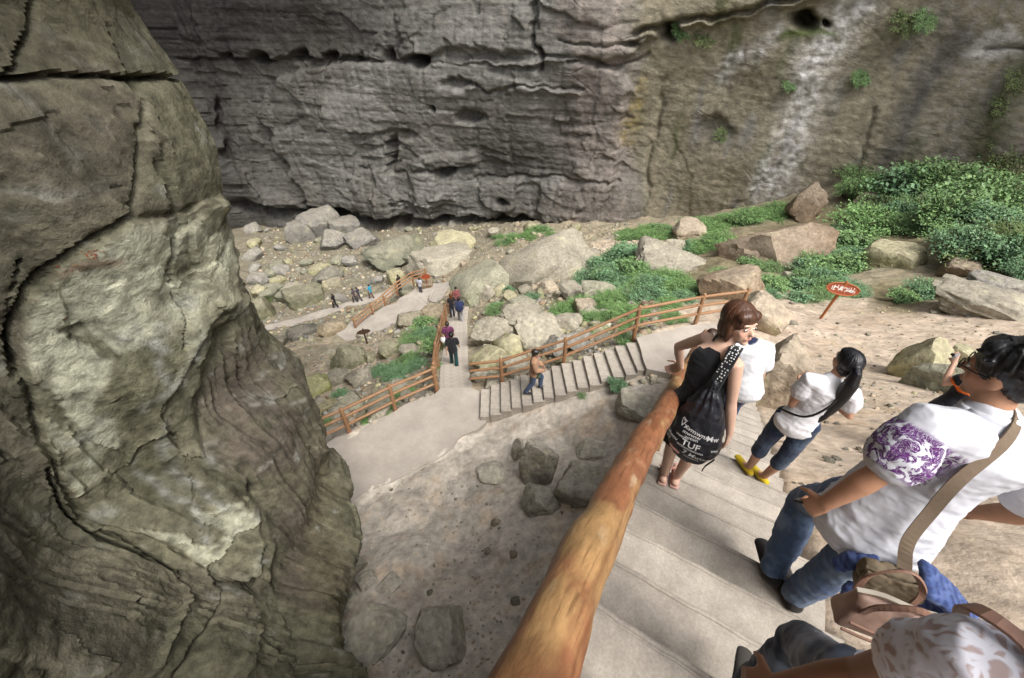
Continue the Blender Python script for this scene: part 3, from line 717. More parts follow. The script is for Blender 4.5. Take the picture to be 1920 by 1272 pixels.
# upper flight
def tread_mesh(L, W, H, seed):
    """cast step: worn rounded nosing with a groove added behind the edge for its dark shadow line"""
    x1, zt = L / 2, H / 2
    prof = [(-x1, -zt), (-x1, zt), (-x1 + .12, zt), (x1 - .12, zt), (x1 - .040, zt), (x1 - .036, zt - .007), (x1 - .028, zt - .007), (x1 - .024, zt), (x1 - .012, zt - .001), (x1 - .003, zt - .006), (x1, zt - .018), (x1, -zt)]
    ny = 26; Y = np.linspace(-W / 2, W / 2, ny)
    V = np.array([[x, y, z] for y in Y for x, z in prof]); k = len(prof)
    top = V[:, 2] > 0
    q = np.column_stack([V[:, 0] * 0 + seed * 3.1, V[:, 1] * 3.5, V[:, 0] * 0])
    V[:, 0] += (perlin(q, 4) * .014 + perlin(q * 3, 5) * .005) * (V[:, 0] > 0)
    V[:, 2] += top * (perlin(np.column_stack([V[:, 0] * 5, V[:, 1] * 4, V[:, 0] * 0 + seed]), 6) * .007 - (V[:, 0] > x1 - .05) * np.clip(perlin(q * 4 + 9, 8), 0, 1) * .012)
    F = [(a * k + b, a * k + (b + 1) % k, (a + 1) * k + (b + 1) % k, (a + 1) * k + b) for a in range(ny - 1) for b in range(k)]
    F += [tuple(range(k - 1, -1, -1)), tuple((ny - 1) * k + b for b in range(k))]
    me = mesh_of('step', V, F, False); bm = bmesh.new(); bm.from_mesh(me); bmesh.ops.recalc_face_normals(bm, faces=bm.faces[:]); bm.to_mesh(me); bm.free()
    return me
st = tag(empty('stairs', tuple(stair_pt(0, 0))), kind='structure')
ang = math.atan2(SD[1], SD[0])
base = Vector(st.location)
for i in range(-7, 32):
    sN = .77 + i * TREAD
    if sN > 10.4: break
    me = tread_mesh(TREAD + .06, 1.27 + random.uniform(-.02, .02), .46, i)
    p = SD * (sN - TREAD / 2 - .03) + SN * (-.40 + random.uniform(-.012, .012)); p[2] = -1.6 - .62 * sN - .23
    obj('step', me, M_step, st, Vector(p) - base, (0, 0, ang + random.uniform(-.006, .006)))
# stone footing under the rail side of the upper flight
# lower flight
a, b = np.array(FLIGHT2[0]), np.array(FLIGHT2[1])
st2 = tag(empty('lower_stairs', FLIGHT2[1]), kind='structure')
N2 = 15; d2 = (b - a)[:2]; L2 = np.linalg.norm(d2); ang2 = math.atan2(d2[1], d2[0])
for i in range(N2):
    t = (i + .5) / N2; z = a[2] + (b[2] - a[2]) * (i + 1) / (N2 + 1)
    wdt = 1.16 + .05 * math.sin(i * 2.1)
    me = box_mesh('step', L2 / N2 + .035, wdt, .4, .012, .006, i + 300)
    p = a[:2] + d2 * (t + .012)
    obj('step', me, M_step, st2, Vector((p[0], p[1], z - .2)) - Vector(FLIGHT2[1]), (0, 0, ang2 + random.uniform(-.03, .03)))
# the straight way down into the chasm: shallow steps
st3 = tag(empty('walkway_stairs', WALK[0]), kind='structure')
Wk = np.array(WALK); cl = np.concatenate([[0], np.cumsum(np.linalg.norm(np.diff(Wk[:, :2], axis=0), axis=1))])
nW = int(cl[-1] / .36)
for i in range(nW):
    q = (i + .5) * .36
    p = np.array([np.interp(q, cl, Wk[:, k]) for k in range(3)]); p2 = np.array([np.interp(q + .3, cl, Wk[:, k]) for k in range(3)])
    zt = np.interp((i + 1) * .36, cl, Wk[:, 2])
    if i < 30:
        me = box_mesh('step', .40, 1.06, .4, .01, .004, i + 700)
    obj('step', me, M_step, st3, Vector((p[0], p[1], zt - .2)) - Vector(WALK[0]), (0, 0, math.atan2(p2[1] - p[1], p2[0] - p[0])))
def strip(name, P, wid, th, m):
    P = catmull(P, 6); T = np.gradient(P[:, :2], axis=0); T /= np.linalg.norm(T, axis=1, keepdims=True); Nn = np.column_stack([-T[:, 1], T[:, 0]])
    w = wid * (1 + .12 * np.sin(np.arange(len(P)) * 1.3))[:, None]
    l = [(*p, z) for p, z in zip(P[:, :2] + Nn * w, P[:, 2])]; r = [(*p, z) for p, z in zip(P[:, :2] - Nn * w, P[:, 2])]
    n = len(P); V = l + r + [(x, y, z - th) for x, y, z in l] + [(x, y, z - th) for x, y, z in r]; F = []
    for i in range(n - 1): F += [(i, n + i, n + i + 1, i + 1), (i, i + 1, 2 * n + i + 1, 2 * n + i), (n + i, 3 * n + i, 3 * n + i + 1, n + i + 1)]
    return tag(obj(name, mesh_of(name, V, F, False), m), kind='structure')
strip('far_path', FAR1, 1.5, .4, M_path)
strip('lower_path', FAR2, .6, .4, M_path)

# ------------------------------------------------------------------ log rails
def log_material():
    """varnished peeled trunk: orange-brown heart, yellow patches, fine dark grain, knots and pale scuffs"""
    m = mat('varnished_log', (.24, .10, .047), rough=.52, spec=.35, var=.40, vscale=26, bump=.8, bscale=34, bdist=.006, col2=(.34, .20, .085), mixscale=6.0, stretch=(.40, 1, 1), vdetail=14, lo=.49, hi=.56)
    N, L = m.node_tree.nodes, m.node_tree.links; bs = N['Principled BSDF']
    src = bs.inputs['Base Color'].links[0].from_socket
    tc = N.new('ShaderNodeTexCoord')
    def layer(src, scale, st, lo, hi, col, fac, detail=10):
        mp = N.new('ShaderNodeMapping'); mp.inputs['Scale'].default_value = st; L.new(tc.outputs['Object'], mp.inputs['Vector'])
        n = N.new('ShaderNodeTexNoise'); n.inputs['Scale'].default_value = scale; n.inputs['Detail'].default_value = detail; L.new(mp.outputs[0], n.inputs['Vector'])
        r = N.new('ShaderNodeMapRange'); r.inputs['From Min'].default_value = lo; r.inputs['From Max'].default_value = hi; r.inputs['To Max'].default_value = fac; L.new(n.outputs['Fac'], r.inputs['Value'])
        mx = N.new('ShaderNodeMix'); mx.data_type = 'RGBA'; L.new(r.outputs[0], mx.inputs[0]); L.new(src, mx.inputs[6]); mx.inputs[7].default_value = (*col, 1)
        return mx.outputs[2]
    s = layer(src, 14, (.10, 1.6, 1.6), .50, .64, (.12, .042, .016), .6)          # dark grain along the trunk
    s = layer(s, 3.2, (.6, 1, 1), .58, .70, (.09, .030, .012), .8)                 # dark knotty patches
    s = layer(s, 16, (.3, 1, 1), .62, .74, (.46, .38, .27), .6)                    # scuffs worn to pale wood
    s = layer(s, 70, (.07, 1.4, 1.4), .55, .70, (.09, .034, .014), .6)
    s = layer(s, 11, (.4, 1, 1), .63, .72, (.42, .33, .21), .5)                   # bark worn off to pale wood
    L.new(s, bs.inputs['Base Color'])
    return m
M_log = log_material()
M_log2 = mat('brown_log', (.245, .12, .058), rough=.55, spec=.35, var=.25, vscale=9, bump=.3, bscale=14, bdist=.006, col2=(.31, .18, .095), mixscale=3.0, stretch=(.4, 1, 1))
M_log3 = mat('dark_red_log', (.27, .11, .045), rough=.6, spec=.3, var=.25, vscale=9, bump=.3, bscale=14, col2=(.33, .16, .07), mixscale=3.0)
def log(name, p0, p1, r0, r1, m, root, seed=0, seg=10, sides=10, wob=.006, knots=.006):
    p0, p1 = Vector(p0), Vector(p1); L = (p1 - p0).length
    me = log_mesh(name, (0, 0, 0), (L, 0, 0), r0, r1, sides, seg, wob, seed, knots)
    o = obj(name, me, m, root)
    o.rotation_mode = 'QUATERNION'; o.rotation_quaternion = (p1 - p0).to_track_quat('X', 'Z')
    o.location = p0 - root.location
    return o
def fence(name, label, feet, h=1.0, rr=.045, pr=.06, m=None, rails=(.97, .66, .34), skip=(), seed=0, post_over=.02):
    root = tag(empty(name, feet[0]), label, 'fence', 'log fences along the paths')
    for i, f in enumerate(feet):
        if i in skip: continue
        log('post', (f[0], f[1], f[2] - .25), (f[0] + random.uniform(-.02, .02), f[1], f[2] + h + post_over), pr, pr * .92, m, root, seed + i, 6)
    for k, rh in enumerate(rails):
        for i in range(len(feet) - 1):
            a, b = Vector(feet[i]), Vector(feet[i + 1]); up = Vector((0, 0, rh * h + random.uniform(-.02, .02)))
            e = (b - a).normalized() * .05
            log('rail', a + up - e, b + up + e, rr, rr * .92, m, root, seed + 40 + i * 3 + k, 8)
    return root
# the thick handrail of the upper flight
hr = tag(empty('handrail', tuple(stair_pt(.2, .12))), 'thick varnished orange log handrail running down the near stairs', 'handrail')
hb = Vector(hr.location)
me = log_mesh('rail', (0, 0, 0), (4.15, 0, 0), .066, .060, 48, 120, .012, 3, .012)
o = obj('rail', me, M_log, hr)
p0, p1 = Vector(stair_pt(-.62, .05, .80)), Vector(stair_pt(-.62 + 3.53, .115, .80))
o.rotation_mode = 'QUATERNION'; o.rotation_quaternion = (p1 - p0).to_track_quat('X', 'Z'); o.location = p0 - hb
log('rail', stair_pt(2.86, .115, .80), stair_pt(6.3, .14, .79), .059, .055, M_log, hr, 11, 30, 20)
log('rail', stair_pt(6.2, .14, .79), stair_pt(9.6, .16, .79), .056, .052, M_log, hr, 12, 30, 16)
for k, s in enumerate((-.3, 2.75, 6.2, 9.5)):
    log('post', stair_pt(s, .12, -.6), stair_pt(s, .11, .76), .06, .055, M_log, hr, 20 + k, 10)
for k, (s0, s1) in enumerate(((-.5, 2.8), (2.7, 6.25), (6.15, 9.55))):
    log('rail', stair_pt(s0, .11, .40), stair_pt(s1, .13, .40), .045, .042, M_log, hr, 30 + k, 16)
# fence beside the lower flight and the landing
f2 = [(-1.25,9.48,-10.0),(-.32,9.34,-9.74),(1.56,9.36,-8.93),(3.58,9.62,-8.0),(5.55,10.2,-8.0),(6.95,10.5,-8.0)]
fence('log_fence', 'three-rail log fence climbing beside the lower stairs behind the man in brown', f2, 1.0, .045, .06, M_log2, (.98, .66, .34), skip=(0,), seed=60)
# fence along the far edge of the concrete path
f3 = [tuple(atz(u, v, -10.0) + np.array([-.03, .1, 0])) for u, v in [(560,860),(655,817),(742,772),(820,737)]]
fence('log_fence', 'weathered brown log fence along the outer edge of the grey concrete path', f3, 1.0, .045, .065, M_log2, (.98, .66, .34), seed=80)
f4 = []
for q in (0.1, 2.4, 4.8, 7.2, 9.6, 12.0, 14.6):
    p = np.array([np.interp(q, cl, Wk[:, k]) for k in range(3)]); f4.append((p[0] - .62, p[1], p[2]))
fence('log_fence', 'log fence on the left of the narrow walkway where people queue', f4, 1.05, .045, .065, M_log2, (.98, .66, .34), seed=100)
f5 = [tuple(atz(u, v, z)) for u, v, z in [(668,617,-22.3),(700,590,-22.0),(722,572,-21.7),(745,550,-21.3),(775,530,-20.9),(800,524,-20.6)]]
fence('log_fence', 'distant log fence on the left edge of the far sloping path', f5, 1.05, .07, .09, M_log2, (.98, .66, .34), seed=120)

# ------------------------------------------------------------------ boulders
PALE, YEL, GRY, DGR, GRN, BRN, SND = [np.array(c) for c in ((.42,.385,.30),(.43,.40,.235),(.29,.275,.245),(.16,.155,.145),(.30,.30,.215),(.27,.20,.135),(.46,.375,.275))]
def nrm_(v): return np.array(v) / np.linalg.norm(v)
def rock_mesh(name, seed, sub=4, planes=12, dims=(1, 1, 1), col=PALE, col2=None, sharp=44.0, rough=.05, flat_top=0.0, layers=0.0):
    D, F = ico(sub)
    rg = np.random.RandomState(seed)
    Q, _ = np.linalg.qr(rg.normal(size=(3, 3)) * .35 + np.eye(3))
    N = np.vstack([Q, -Q]) + rg.normal(0, .16, (6, 3)); N = np.vstack([N, rg.normal(size=(planes - 6, 3))])
    N /= np.linalg.norm(N, axis=1, keepdims=True)
    d = np.concatenate([rg.uniform(.60, .86, 6), rg.uniform(.72, 1.0, planes - 6)])
    if flat_top: N[2] = nrm_((rg.uniform(-.15, .15), rg.uniform(-.15, .15), 1)); d[2] = flat_top
    c = np.clip(D @ N.T, .02, None)
    r = (np.sum((c / d) ** sharp, axis=1)) ** (-1 / sharp)
    V = D * np.clip(r, .3, 1.25)[:, None]
    n = fbm(V * 1.7 + seed * 3.1, 5, seed) * rough * 2.0 + fbm(V * 6 + seed, 4, seed + 3) * rough * 1.1 - np.clip(fbm(V * 2.3 + seed, 3, seed + 5, ridged=True) - .45, 0, 1) * rough * 2.2
    if layers: n = n + np.tanh(perlin(np.column_stack([V[:, 2] * 6 + V[:, 0] * 1.2, V[:, 1] * .5, V[:, 0] * .5]), seed) * 4) * layers
    lc, _, _ = cells(np.column_stack([V[:, 0] * 2.2 + V[:, 2] * 1.1, V[:, 1] * 2.2 - V[:, 2] * 1.3]) + seed * 3.7, seed, .15, 1.2, .5)
    n = n + np.clip(lc, -.7, 1) * rough * 1.5
    V = V + D * n[:, None]
    V = V * np.array(dims)
    f1 = fbm(V / max(dims) * 2.2 + seed, 4, seed + 7); f2 = fbm(V / max(dims) * 7 + seed, 3, seed + 9)
    c2 = col * .62 if col2 is None else col2
    C = col * np.ones((len(V), 1)); C = lay(C, c2, sstep(-.05, .3, f1 + f2 * .4) * .75)
    C = lay(C, np.array([.40, .40, .20]), sstep(.22, .4, -f1 + f2 * .3) * .4)
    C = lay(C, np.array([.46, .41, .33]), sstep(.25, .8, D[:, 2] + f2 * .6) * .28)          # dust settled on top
    C = C * (1 + .5 * f2)[:, None] * .88
    me = mesh_of(name, V, F, True, np.clip(C, .02, .75)); me.set_sharp_from_angle(angle=math.radians(32))
    return me
M_rock = mat('boulder_rock', attr=True, rough=.92, spec=.15, var=.45, vscale=6, bump=1.0, bscale=9, bdist=.06, vdetail=14)
def boulder(label, u, v, wpx, hpx, col=PALE, seed=0, yaw=None, deep=1.0, sub=4, sink=.27, col2=None, planes=12, rough=.06, flat_top=0.0, tilt=(0, 0), sharp=44.0, layers=0.0, name='boulder', group=None, z=None, rad=None):
    """a boulder whose foot shows at photo point (u, v); its size in photo pixels is turned into metres at that distance"""
    if z is not None: p = atz(u, v, z); t = np.linalg.norm(p) / np.linalg.norm(ray(u, v))
    else: p, t = hit(u, v)
    w, h = wpx * t / FPX * .5, hpx * t / FPX * .62
    dims = (w, w * deep, h)
    me = rock_mesh(name, seed, sub, planes, dims, col, col2, sharp, rough, flat_top, layers)
    fwd = np.array([p[0], p[1]]); fwd /= np.linalg.norm(fwd)
    loc = (p[0] + fwd[0] * w * deep * .7, p[1] + fwd[1] * w * deep * .7)
    g = gz(*loc)
    rg = random.Random(seed)
    o = obj(name, me, M_rock, None, (loc[0], loc[1], max(g, p[2] - .3 * h) + h * (1 - sink * 2) * .75), (math.radians(tilt[0]), math.radians(tilt[1]), math.atan2(-fwd[0], fwd[1]) if yaw is None else yaw))
    return tag(o, label, 'boulder', group)
B = boulder
# middle distance, right of the walkway
B('big smooth rounded olive boulder at the far end of the walkway', 905, 562, 130, 62, GRN*1.05, 1, deep=.8, sharp=16, rough=.04)
B('long smooth rock slab sloping up behind the walkway boulders', 1020, 530, 190, 80, PALE*.85, 2, deep=.9, sharp=18, rough=.05, tilt=(0, -24))
B('pale boulder left of the smooth rounded one at the walkway end', 835, 512, 120, 44, PALE*.95, 3, deep=.8)
B('flat pale yellow boulder on the slope above the walkway end', 850, 478, 90, 34, YEL, 4, deep=.8)
B('angular slab boulder with a dark hollow under its left side', 1243, 512, 130, 52, PALE*.8, 5, deep=.8, flat_top=.6, tilt=(8, 6))
B('pale flat-topped boulder among the shrubs below the brown wall', 1287, 447, 66, 28, SND, 6, flat_top=.7)
B('small pale rock just right of the flat-topped boulder', 1262, 474, 44, 24, PALE*.9, 7)
B('large brown sloping rock face amid the green thicket', 1440, 500, 200, 92, BRN, 8, deep=.7, layers=.05, tilt=(14, -14), col2=BRN*.6)
B('brown block of rock against the foot of the cliff', 1500, 410, 62, 66, BRN*.9, 9, deep=.9, sharp=60)
B('rounded pale boulder standing alone in front of the thicket', 1658, 502, 92, 52, YEL*.85, 10, flat_top=.75)
B('grey boulder high among the bushes near the right edge', 1805, 410, 90, 44, GRY, 11)
B('small pale rocks beside the grey boulder in the bushes', 1738, 398, 56, 24, PALE, 12, planes=20)
B('dark-sided block of rock right of the brightest grass', 1368, 562, 110, 70, BRN*1.1, 13, deep=.8, sharp=60, col2=BRN*.45)
B('pale sandy rock rising behind the short-haired woman', 1418, 618, 96, 84, SND*.98, 14, deep=.9, sharp=20)
B('tall block of sandy earth beside the stairs next to the short-haired woman', 1432, 762, 104, 150, SND*.85, 15, deep=1.1, sharp=60, col2=BRN*.7, sink=.18, flat_top=.8)
B('pale block of rock on the sand left of the long stone', 1712, 712, 100, 84, YEL*.95, 16, deep=.9, sharp=60)
B('long pale green stone lying on the sand behind the man in white', 1775, 738, 150, 64, GRN, 17, deep=.6, tilt=(0, -18), sharp=60)
B('round stone wedged on top of the long pale green stone', 1800, 690, 56, 44, YEL*.9, 18)
B('broken low ledge of rock at the right edge of the sand', 1835, 592, 170, 44, PALE*.75, 19, deep=.6, layers=.05)
B('small ledge of rock at the right edge above the broken one', 1880, 548, 120, 26, GRY, 20, deep=.6)
B('angular brown rock half sunk in the thicket right of the grey one', 1880, 380, 70, 34, BRN, 22)
B('flat sandy rock in the gap of the thicket', 1640, 400, 80, 26, SND*.8, 23)
B('low dark rock in front of the thicket edge', 1790, 520, 70, 34, BRN*.8, 24)
B('little white stone in the shrubs left of the wooden sign', 1474, 528, 26, 24, PALE*1.1, 21, sub=3)
for i, (u, v, w, h, c, lab) in enumerate([
    (960,668,74,52,YEL*1.08,'pale yellow boulder behind the fence, nearest the walkway'),(1008,652,96,64,PALE*1.05,'large pale boulder behind the fence above the man in brown'),(925,640,70,44,PALE,'pale tilted slab close to the right side of the walkway'),
    (985,612,90,46,PALE*.9,'broad rounded boulder at the head of the pale rock pile'),(925,690,66,40,YEL,'yellowish boulder leaning over the walkway edge'),(1062,622,60,36,PALE,'pale rock half hidden in bright shrubs behind the fence'),
    (965,705,60,36,PALE*.95,'low pale rock just behind the end post of the log fence'),(1045,668,56,36,GRY*1.1,'grey white rock touching the log fence'),(905,715,40,26,PALE*.8,'small rock at the corner of walkway and lower stairs'),(1090,655,70,28,GRY*1.2,'flat grey rock under the middle of the log fence'),
    (918,560,60,34,PALE*.9,'pale rock on the slope just right of the walkway end'),(975,588,60,34,GRN*1.1,'greenish boulder between the dark bush and the pale rock pile'),(1120,560,70,30,GRN,'mossy low rock in front of the dark middle shrubs'),(1100,590,60,26,SND,'sandy rock amid bright low plants')]):
    B(lab, u, v, w, h, c * .92, 40 + i, deep=.9, sub=4, planes=12, sink=.36)
# left of the walkway, down the slope
for i, (u, v, w, h, c, lab) in enumerate([
    (578,570,76,44,GRN*.8,'greenish boulder left of the far walkers'),(618,535,56,36,DGR*1.3,'blue grey boulder on the far slope'),(625,540,40,18,PALE*.9,'small pale stone leaning on the blue grey boulder'),
    (493,600,56,64,GRN*.9,'tilted grey green slab beside the rock pillar'),(565,634,52,18,DGR,'dark flat stone below the lower path'),(625,628,44,32,SND,'cream coloured boulder below the lower path'),
    (662,690,62,54,GRN*.8,'grey pyramid-shaped boulder on the sandy slope'),(596,742,72,40,YEL*np.array([.8,.9,.7]),'flat yellow green mossy slab on the slope'),(768,612,52,26,PALE*.75,'split boulder on the edge of the far path'),
    (698,680,30,22,GRN,'small grey stone right of the pyramid-shaped boulder'),(640,720,60,30,GRY,'low grey rock pile above the path fence'),(680,720,50,28,GRY*.9,'mid grey rock above the path fence'),
    (735,668,50,34,GRN*1.05,'olive rock at the edge of the walkway shrubs'),(620,770,40,22,YEL*.8,'lichen covered stone near the path fence post'),(560,740,44,24,GRN*.8,'dull green stone beside the yellow slab'),
    (520,655,50,30,GRY*.8,'grey rock in shade beside the pillar'),(800,540,36,14,BRN,'low brown rock at the head of the far path'),(820,600,60,30,SND*.8,'sandy ledge on the left of the walkway')]):
    B(lab, u, v, w, h, c * np.array([.82, .80, .70]), 80 + i, deep=.9, sub=4, planes=12, sink=.37)
# the heap under the cliff
for i, (u, v, w, h, lab) in enumerate([(610,442,70,56,'tallest grey block in the heap under the dark overhang'),(650,446,60,46,'second grey block of the heap, right of the tallest'),(575,452,56,40,'left block of the heap under the dark overhang'),
                                       (685,462,60,34,'low block at the right end of the heap'),(630,466,50,30,'front block of the heap under the overhang'),(740,500,110,50,'mossy mound of rock beside the far fence')]):
    B(lab, u, v, w, h, GRY*.8 if i < 5 else GRN*.7, 110 + i, deep=1.0, sharp=60)
# at the foot of the pillar, below the handrail
PG = np.array((.45, .42, .345))
for i, (u, v, w, h, c, dp, sk, lab) in enumerate([
    (1010,905,80,120,PG*.86,.7,.3,'tall grey green boulder at the centre of the pit floor'),(1012,962,66,56,PG*.82,.9,.3,'six-sided grey block in front of the tall grey green boulder'),(1085,945,112,90,PG*.95,.8,.40,'wide slab of rock right of the tall grey green boulder'),
    (972,862,26,50,PG*.86,.8,.3,'narrow splinter of rock left of the tall boulder'),(845,1240,100,90,PG*.95,1.4,.42,'pointed boulder at the bottom of the pit beside the handrail'),(722,1215,110,26,PG*.9,.9,.42,'low boulder at the foot of the pillar'),
    (690,1100,40,14,PG*.7,.9,.36,'dark stone close to the foot of the pillar'),(735,1112,48,12,PG*.95,.9,.42,'small half-buried stone on the pit floor'),
    (925,905,56,18,PG,.9,.42,'mossy stone between the path and the tall boulder'),(1190,790,80,40,PG,.8,.36,'rock at the edge of the lower stairs beside the handrail'),
    (1110,862,60,24,PG*1.05,.9,.40,'rounded rock behind the wide slab'),(668,1075,44,40,PG*.7,.9,.34,'upper rock wedged against the foot of the pillar'),(655,1140,60,44,PG*.75,.9,.36,'middle rock wedged against the foot of the pillar'),
    (640,1215,66,50,PG*.7,.9,.36,'lower rock wedged against the foot of the pillar'),(610,1290,90,60,PG*.65,.9,.36,'bottom rock wedged against the foot of the pillar'),(655,1000,30,30,PG*.65,.9,.34,'little rock where path and pillar meet')]):
    B(lab, u, v, w, h, c, 130 + i, deep=dp, sub=5 if h > 90 else 4, planes=11, sharp=44, rough=.07, sink=sk, col2=c*.72)
# loose stones
_small = [rock_mesh('stone', 900 + k, 3, 9, (1, rr_, .7), c, None, 20, .07) for k, (c, rr_) in enumerate([(PALE, .8), (GRY, .9), (YEL*.85, .7), (GRN*.8, .9), (SND, .8), (DGR*1.2, .9), (PALE*.8, 1), (BRN, .8)])]
ADJ = {'dark': 'dark blue green', 'mid': 'mid green', 'bright': 'bright yellow green', 'dry': 'dull olive'}
def where(u, v, P):
    a = (u - P[:, 0].min()) / (np.ptp(P[:, 0]) + 1e-9); b = (v - P[:, 1].min()) / (np.ptp(P[:, 1]) + 1e-9)
    row = 'back' if b < .34 else 'middle' if b < .67 else 'front'; c = 'left' if a < .34 else 'centre' if a < .67 else 'right'
    return row + ' ' + c
SHUE = ['pale', 'grey', 'yellowish', 'greenish', 'sandy', 'dark', 'buff', 'brown']
def stones(n, box, smin, smax, label, group, seed, kinds, name='stone', accept=None):
    rg = random.Random(seed); k = 0; tries = 0
    us = []
    while len(us) < n * 3: us.append((rg.uniform(box[0], box[2]), rg.uniform(box[1], box[3])))
    for u, v in us:
        if k >= n: break
        if accept and poly_sd(np.array([u]), np.array([v]), accept)[0] < 0: continue
        p, t = hit(u, v)
        if t > 70: continue
        if poly_sd(np.array([p[0]]), np.array([p[1]]), PATH_POLY)[0] > -.1: continue
        if any(strip_d(np.array([p[:2]]), P)[0][0] < wd + .15 for P, wd, _ in GROUND_STRIPS): continue
        sN, nN = p[:2] @ SD[:2], p[:2] @ SN[:2]
        if -1.1 < nN < .35 and sN < 10.4: continue
        s = rg.uniform(0, 1) ** 2.2 * (smax - smin) + smin
        kd = rg.choice(kinds); P4 = np.array([box[:2], box[2:]], float)
        o = obj(name, _small[kd], M_rock, None, (p[0], p[1], p[2] + s * .28), (rg.uniform(-.3, .3), rg.uniform(-.3, .3), rg.uniform(0, 6.28)), (s, s, s * rg.uniform(.7, 1.1)))
        big = (s - smin) / (smax - smin)
        tag(o, '%s %s %s, %s' % ('large' if big > .45 else 'small' if big < .12 else 'middling', SHUE[kd], label, where(u, v, P4)), name, group); k += 1
stones(80, (470, 430, 800, 570), .2, 1.3, 'stone on the far rubble floor', 'stones on the far rubble floor', 1, (1, 3, 6, 2, 3))
stones(45, (480, 620, 800, 780), .12, .55, 'stone on the sandy left slope', 'stones on the sandy left slope', 2, (0, 2, 3, 6))
stones(60, (790, 420, 1120, 560), .25, .9, 'stone beyond the walkway end', 'stones beyond the walkway', 3, (0, 2, 4, 6))
stones(16, (640, 880, 1180, 1250), .03, .11, 'stone in the pit below the handrail', 'stones in the pit', 4, (0, 4, 6))
stones(35, (1480, 560, 1915, 780), .03, .16, 'stone on the sand beyond the ponytailed girl', 'stones on the sand', 5, (0, 4, 6, 1))
stones(40, (890, 590, 1200, 720), .08, .35, 'stone in the rubble behind the fence', 'stones behind the log fence', 6, (0, 2, 6, 4))
stones(26, (1440, 780, 1640, 1000), .012, .05, 'pebble on the dirt beside the near stairs', 'pebbles beside the near stairs', 7, (0, 4, 6), 'pebble')

# uncountable chips of rock strewn over everything
def rubble(N, seed=3):
    rg = np.random.RandomState(seed)
    reg = [((470,420,840,640),.34,.05,.30),((840,420,1240,640),.24,.04,.24),((480,640,830,800),.14,.03,.16),((640,860,1180,1272),.12,.008,.045),((1440,560,1915,780),.08,.010,.06),((900,600,1240,720),.08,.03,.14)]
    U, V, S0, S1 = [], [], [], []
    for (x0, y0, x1, y1), fr, a_, b_ in reg:
        n = int(N * fr); U.append(rg.uniform(x0, x1, n)); V.append(rg.uniform(y0, y1, n)); S0.append(np.full(n, a_)); S1.append(np.full(n, b_))
    U, V, S0, S1 = map(np.concatenate, (U, V, S0, S1))
    x, y = (U - 960) / FPX, (636 - V) / FPX; R = np.column_stack([x, CP + y * SP, -SP + y * CP])
    t = np.full(len(U), np.nan)
    for k in range(len(_ts)):
        P = R * _ts[k]; b = (P[:, 2] < ground_fast(P[:, :2])) & np.isnan(t); t[b] = _ts[k] - (.5 * (_ts[k] - _ts[k - 1]) if k else 0)
    P = R * t[:, None]; ok = ~np.isnan(t)
    P[~ok] = 0; s_, n_ = P[:, :2] @ SD[:2], P[:, :2] @ SN[:2]
    ok &= ~((n_ > -1.12) & (n_ < .4) & (s_ < 10.6)) & (poly_sd(P[:, 0], P[:, 1], PATH_POLY) < -.05)
    for Q, wd, _ in GROUND_STRIPS: ok &= strip_d(P[:, :2], Q)[0] > wd + .05
    P, S0, S1 = P[ok], S0[ok], S1[ok]; P[:, 2] = ground_fast(P[:, :2])
    n = len(P); sz = S0 + (S1 - S0) * rg.uniform(0, 1, n) ** 3
    D, F = ico(1); k = len(D)
    var = np.stack([D * (1 + .35 * perlin(D * 1.7 + q * 5, 60 + q))[:, None] * [1, rg.uniform(.6, 1), rg.uniform(.45, .8)] for q in range(8)])
    a = rg.uniform(0, 6.28, n); ca, sa = np.cos(a)[:, None], np.sin(a)[:, None]; B_ = var[rg.randint(0, 8, n)] * sz[:, None, None]
    X = np.stack([B_[..., 0] * ca - B_[..., 1] * sa, B_[..., 0] * sa + B_[..., 1] * ca, B_[..., 2]], -1) + P[:, None] + np.array([0, 0, .15]) * sz[:, None, None]
    pal = np.array([PALE, GRY, YEL * .9, GRN * .9, SND, PALE * .8, BRN]); pk = rg.randint(0, 7, n); low = (P[:, 1] < 8.5) & (P[:, 0] < 4); pk[low] = np.array([0, 4, 5, 0, 4, 0, 4])[pk[low]]
    C = np.repeat(pal[pk] * np.where(low[:, None], rg.uniform(.85, 1.15, (n, 1)), rg.uniform(.6, 1.15, (n, 1))), k, 0)
    FF = (F[None] + (np.arange(n) * k)[:, None, None]).reshape(-1, 3)
    tag(obj('rubble', mesh_of('rubble', X.reshape(-1, 3), FF, False, C), M_rock), 'broken chips of pale rock strewn over the chasm floor', 'rubble', kind='stuff')
rubble(13000)

